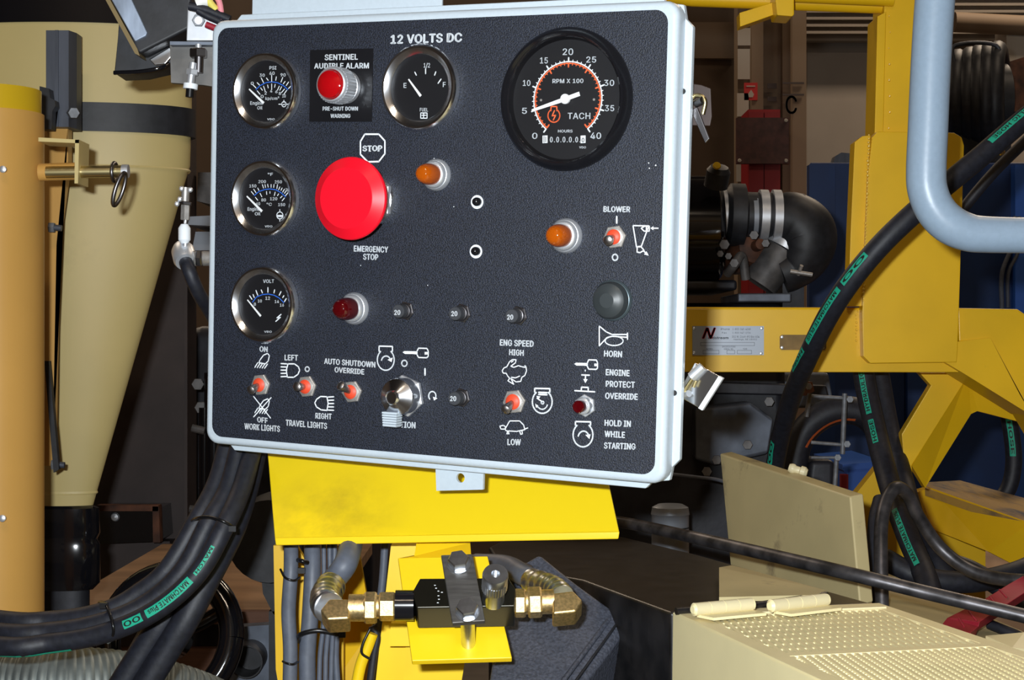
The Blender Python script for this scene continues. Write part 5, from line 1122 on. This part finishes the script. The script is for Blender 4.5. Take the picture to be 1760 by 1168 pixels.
dtext('RPM X 100', 949.5, 143, 1002.5, 142.5, 8.5, g); dtext('TACH', 975.5, 204.5, 1014.5, 204.5, 12.5, g, off=.02); dtext('HOURS', 959, 227.5, 984, 227.5, 5.5, g); dtext('VDO', 995.5, 255, 1007, 255, 4.5, g)
for k in range(7):
    x = 932.5 + k * 10.9
    patch(x, 233, x + 8.5, 232.6, x + 8.5, 245.5, x, 246, HD + .0001, .0001, 'print' if k in (0, 6) else 'dial', 'counter_wheel', g)
    if k: words('0', x + 1.6, 244.5, x + 6.4, 244.5, 11 if k < 6 else 9, h=HD + .0004, m='print' if k < 6 else 'ink', parent=g, name='dial_text')
    else: marks([[(935, 234), (935, 245)], [(938, 235), (938, 244)]], 1.2, 'ink', g, h=HD + .0002)
    if 0 < k < 6: marks([[(x + 9.6, 243.6), (x + 9.7, 243.7)]], 1.4, 'print', g, h=HD + .0004)
for (px, py) in ((930, 172), (1021, 171)): obj('dial_screw', lathe(BM(), pp(px, py, HD), UZ, [(.0011, 0), (.0009, .0006), (0, .0007)], 12), 'nut', g, smooth=True)
marks([('c', [(947, 183), (957, 183), (957, 190)] + arc(950 + 2, 198.5, 10.2, 11.5, 60, -240, 24) + [(947, 190)]), [(953, 190), (949, 199), (955, 198), (951, 206)]], 2.0, 'orange', g, name='orange_engine_mark')
a = pp(914, 190, .0042); b = pp(996, 161, .0042); hub = pp(971.5, 170, .0042); d = (b - a).normalized(); s = Vector((-d.y, d.x, 0))
obj('needle', prism(BM(), [a + s * .0010, a - s * .0010, hub - s * .0017, b - s * .0017, b + s * .0017, hub + s * .0017], (0, 0, -.0006)), 'needle', g)
obj('needle_hub', lathe(BM(), Vector((hub.x, hub.y, .003)), UZ, [(.0040, 0), (.0040, .0022), (.0034, .0028), (0, .0028)], 28), 'needle', g, smooth=True)
# ------------ alarm plate
pl = obj('alarm_plate', prism(BM(), [pp(533, 86, .0014), pp(641, 83, .0014), pp(638.5, 209, .0014), pp(531.5, 209, .0014)], (0, 0, -.0012)), 'sticker', cp, label='black square alarm label plate')
for s, x0, y0, x1, y1, cap in (('SENTINEL', 558, 103.5, 615, 102.5, 11.5), ('AUDIBLE ALARM', 540, 118, 634, 117.5, 11), ('PRE-SHUT DOWN', 554.5, 190, 615, 190, 8), ('WARNING', 568, 202.5, 602, 202.5, 8)):
    words(s, x0, y0, x1, y1, cap, h=.0017, m='print', parent=pl, off=.045)
def stud(px, py, r_, h0, h1, m, nm, parent, n=32, hexa=False, taper=0):
    c = pp(px, py, h1); c.z = h0
    bm = BM()
    if hexa: hexnut(bm, c, c + UZ * (h1 - h0), r_, ph=.25)
    else: lathe(bm, c, UZ, [(r_, 0), (r_, (h1 - h0) * .85), (r_ * .96, h1 - h0)], n)
    return obj(nm, bm, m, parent, smooth=(not hexa) and 30), c
def lampset(label, lx, ly, m, rl, rb_, hl, base_px, coll=None):
    c = pp(*base_px, .004); c.z = .0005
    g = obj('indicator_lamp', lathe(BM(), c, UZ, [(rb_, 0), (rb_, .002), (rb_ * .90, .0045), (rb_ * .86, .0048), (rb_ * .84, .007), (rb_ * .76, .0085), (rl * 1.04, .009)], 48), 'steel', cp, smooth=30, label=label)
    prof = [(rl, .008)] + [(rl * cos(radians(a)) ** .55 if a < 90 else 0, hl * .45 + hl * .55 * sin(radians(a))) for a in (0, 15, 30, 45, 60, 72, 82, 90)]
    obj('lens', lathe(BM(), c, UZ, prof, 40), m, g, smooth=True, label=None)
    return g
# sentinel lamp
cS = pp(569, 145, .026); cS.z = .001
g = obj('alarm_lamp', lathe(BM(), cS, UZ, [(.0125, 0), (.0140, .001), (.0140, .0055), (.0118, .0065), (.0118, .0075), (.0150, .009)], 40, cap1=False), 'steel', cp, smooth=25, label='red alarm push lamp in knurled chrome collar')
bm = BM(); x, y, z = X3, Y3, Z3; knurl(bm, cS + UZ * .009, .0152, .014, 72); lathe(bm, cS + UZ * .023, UZ, [(.0150, 0), (.0140, .0025), (.0128, .003), (.0124, .001)], 48, cap1=False)
obj('knurled_collar', bm, 'steel', g, smooth=20)
obj('lens', lathe(BM(), cS, UZ, [(.0124, .022), (.0124, .0255), (.0112, .0285), (.0080, .0305), (.004, .0315), (0, .0318)], 40), 'redlens', g, smooth=True)
lampset('upper amber indicator lamp right of the stop button', 0, 0, 'amber', .0088, .0132, .0265, (747, 300))
lampset('amber indicator lamp left of the blower switch', 0, 0, 'amber', .0092, .0140, .0265, (970, 405))
lampset('dark red indicator lamp below the emergency stop', 0, 0, 'darkredlens', .0096, .0138, .0270, (606, 530))
# emergency stop
cB = pp(603, 341, .038); cB.z = .0005
g = obj('stop_button', lathe(BM(), cB, UZ, [(.0215, 0), (.0215, .005), (.0205, .007), (.0185, .008), (.0185, .034), (.016, .035)], 56), 'chrome', cp, smooth=25, label='red mushroom emergency stop button on chrome collar')
obj('lock_ring', hexnut(BM(), cB + UZ * .005, cB + UZ * .012, .0225), 'steel', g)
obj('mushroom_head', lathe(BM(), cB, UZ, [(.014, .032), (.029, .0335), (.0336, .0355), (.0341, .038), (.0334, .0395), (.0256, .0445), (.0249, .0450), (0, .0452)], 96), 'red', g, smooth=18)
# rivets with washers
for (px, py) in ((820, 347), (818, 432)):
    c = pp(px, py, .001); g = obj('screw_washer', lathe(BM(), Vector((c.x, c.y, .0004)), UZ, [(.0056, 0), (.0056, .0008)], 32), 'print', cp, label='white washer with dark dome screw')
    c2 = pp(px - .5, py - .5, .003); obj('dome_screw', lathe(BM(), Vector((c2.x, c2.y, .001)), UZ, [(.0036, 0), (.0036, .003), (.0030, .0048), (.0018, .0060), (0, .0064)], 24), 'blackplastic', g, smooth=True)
# toggles
def toggle(nx, ny, tx_, ty_, label, r_=.0098):
    c = pp(nx, ny, .003); c.z = .0004
    g = obj('toggle_switch', hexnut(BM(), c, c + UZ * .0032, r_, ph=pi / 6 + .15), 'nut', cp, label=label)
    obj('switch_ring', lathe(BM(), c, UZ, [(r_ * .74, .003), (r_ * .74, .0042), (r_ * .62, .0046)], 28), 'nut', g, smooth=25)
    obj('orange_boot', lathe(BM(), c, UZ, [(r_ * .64, .003), (r_ * .62, .0048), (r_ * .45, .0062), (0, .0068)], 24), 'boot', g, smooth=True)
    tip = pp(tx_, ty_, .0165); b = c + UZ * .0045; d = tip - b; L_ = d.length
    obj('lever', lathe(BM(), b, d, [(.0022, 0), (.0027, L_ * .3), (.0041, L_ * .86), (.0040, L_ * .95), (.0028, L_ * 1.03), (0, L_ * 1.07)], 20), 'lever', g, smooth=True)
toggle(447, 661, 430, 671, 'toggle switch for the work lights')
toggle(526, 664, 509, 664, 'toggle switch for the travel lights')
toggle(604, 673, 584, 661, 'toggle switch under the auto shutdown label')
toggle(1056, 407, 1044, 414, 'blower toggle switch', .0096)
toggle(883, 690, 868, 705, 'engine speed toggle switch', .0102)
# breakers
for (px, py, lx, ly, lb) in ((696, 534, 683, 536, 'left circuit breaker marked 20'), (793, 538, 781, 538, 'middle circuit breaker marked 20'), (890, 542, 877, 544, 'right circuit breaker marked 20'), (792, 683, 779, 684, 'circuit breaker marked 20 right of the ignition')):
    c = pp(px, py, .003); c.z = .0004; r_ = .0080
    g = obj('circuit_breaker', hexnut(BM(), c, c + UZ * .0026, r_, ph=.3), 'darknut', cp, label=lb)
    obj('threaded_neck', lathe(BM(), c, UZ, [(r_ * .80, .0026), (r_ * .74, .0050), (r_ * .66, .0052), (r_ * .66, .0066), (r_ * .72, .0068), (r_ * .72, .0078)], 28), 'darknut', g, smooth=20)
    obj('reset_cap', lathe(BM(), c, UZ, [(.0056, .0075), (.0056, .0138), (.0050, .0146), (0, .0146)], 28), 'capgrey', g, smooth=25)
    q0 = pp(lx - 5, ly + 5, .0149); q1 = pp(lx + 5, ly + 5, .0149); cc = Vector((c.x, c.y, .0149))
    words('20', lx - 5.5, ly + 5, lx + 5, ly + 5, 10, h=.0153, parent=g, off=.05)
# horn button
c = pp(1051, 516, .004); c.z = .0004
g = obj('horn_button', lathe(BM(), c, UZ, [(.0162, 0), (.0162, .0025), (.0152, .0042), (.0140, .0046)], 56), 'horncollar', cp, smooth=25, label='round grey rubber horn button')
obj('push_cap', lathe(BM(), c, UZ, [(.0150, .003), (.0147, .0065), (.0132, .0105), (.0100, .0128), (.0062, .0136), (.0058, .0139), (0, .0140)], 56), 'horn', g, smooth=30)
# override push button
c = pp(1004, 697, .004); c.z = .0004
g = obj('override_button', hexnut(BM(), c, c + UZ * .0032, .0090, ph=.1), 'steel', cp, label='small dark red override push button')
obj('bushing', lathe(BM(), c, UZ, [(.0072, .003), (.0068, .0080), (.0056, .0090)], 28), 'steel', g, smooth=25)
obj('push_cap', lathe(BM(), c, UZ, [(.0050, .008), (.0050, .0150), (.0042, .0160), (.0030, .0158), (0, .0158)], 28), 'darkredlens', g, smooth=25)
# ignition
c = pp(696, 680, .004); c.z = .0004
g = obj('ignition_switch', hexnut(BM(), c, c + UZ * .0052, .0175, ph=.2), 'steel', cp, label='chrome ignition key switch with key inserted')
obj('lock_barrel', lathe(BM(), c, UZ, [(.0152, .0045), (.0156, .007), (.0156, .0160), (.0150, .0175), (.0125, .0190), (.0090, .0215), (.0060, .0235)], 40), 'chrome', g, smooth=20)
f_ = Vector((c.x, c.y, 0))
obj('barrel_tip', lathe(BM(), f_, UZ, [(.0060, .0225), (.0062, .0260), (.0052, .0272), (.0048, .0262), (0, .0262)], 28), 'chrome', g, smooth=25)
kb0 = pp(686, 704, .016)
obj('key_shank', box(BM(), pp(684, 702, .014), X3, Y3, Z3, .008, .010, .006), 'alu', g)
for k in range(6):
    q0 = pp(674, 709 + k * 4.2, .018)
    obj('key_rib', box(BM(), q0, X3, Y3, Z3, .0142 - .0003 * k, .0014, .0095), 'graypaint', g)
obj('key_bow', box(BM(), pp(674, 720, .0175), X3, Y3, Z3, .0128, .0125, .0070), 'alu', g)
# ------------ latches on the right edge
g = obj('draw_latch', prism(BM(), [pp(1194, 623, -.030), pp(1243, 650, -.030), pp(1207, 704, -.030), pp(1200, 700, -.030), pp(1172, 684, -.030), pp(1176, 655, -.030)], (0, 0, -.0015)), 'chrome', cp, bevel=.0005, label='shiny open draw latch low on right side')
obj('latch_lip', prism(BM(), [pp(1235, 646, -.028), pp(1242, 650, -.028), pp(1207, 705, -.028), pp(1200, 701, -.028)], (0, 0, -.004)), 'print', g)
obj('latch_roller', cyl(BM(), pp(1188, 648, -.026), pp(1208, 630, -.028), .004, 16), 'steel', g, smooth=True)
a = pp(1175, 672, -.026); obj('latch_link', tube(BM(), [a, pp(1190, 650, -.026), pp(1196, 655, -.026), pp(1192, 665, -.026)], .0014, 8), 'zincyellow', g, smooth=60)
obj('latch_post', cyl(BM(), pp(1172, 680, -.03), pp(1184, 676, -.026), .0028, 12), 'steel', g, smooth=True)
g = obj('lock_latch', prism(BM(), [pp(1184, 143, -.030), pp(1205, 146, -.030), pp(1221, 152, -.030), pp(1223, 200, -.030), pp(1220, 216, -.030), pp(1184, 215, -.030)], (0, 0, -.0012)), 'brownsteel', cp, bevel=.0006, label='dull latch plate high on right side')
obj('latch_lever', prism(BM(), [pp(1186, 188, -.022), pp(1198, 184, -.022), pp(1219, 238, -.022), pp(1212, 246, -.022)], (0, 0, -.002)), 'darknut', g, bevel=.0006)
obj('latch_loop', tube(BM(), smooth_path([pp(1186, 172, -.022), pp(1196, 164, -.022), pp(1207, 166, -.022), pp(1212, 176, -.022), pp(1208, 196, -.022)], 6), .0016, 8), 'zincyellow', g, smooth=60)
obj('latch_pin', cyl(BM(), pp(1196, 178, -.024), pp(1208, 172, -.020), .0030, 14), 'darknut', g, smooth=True)
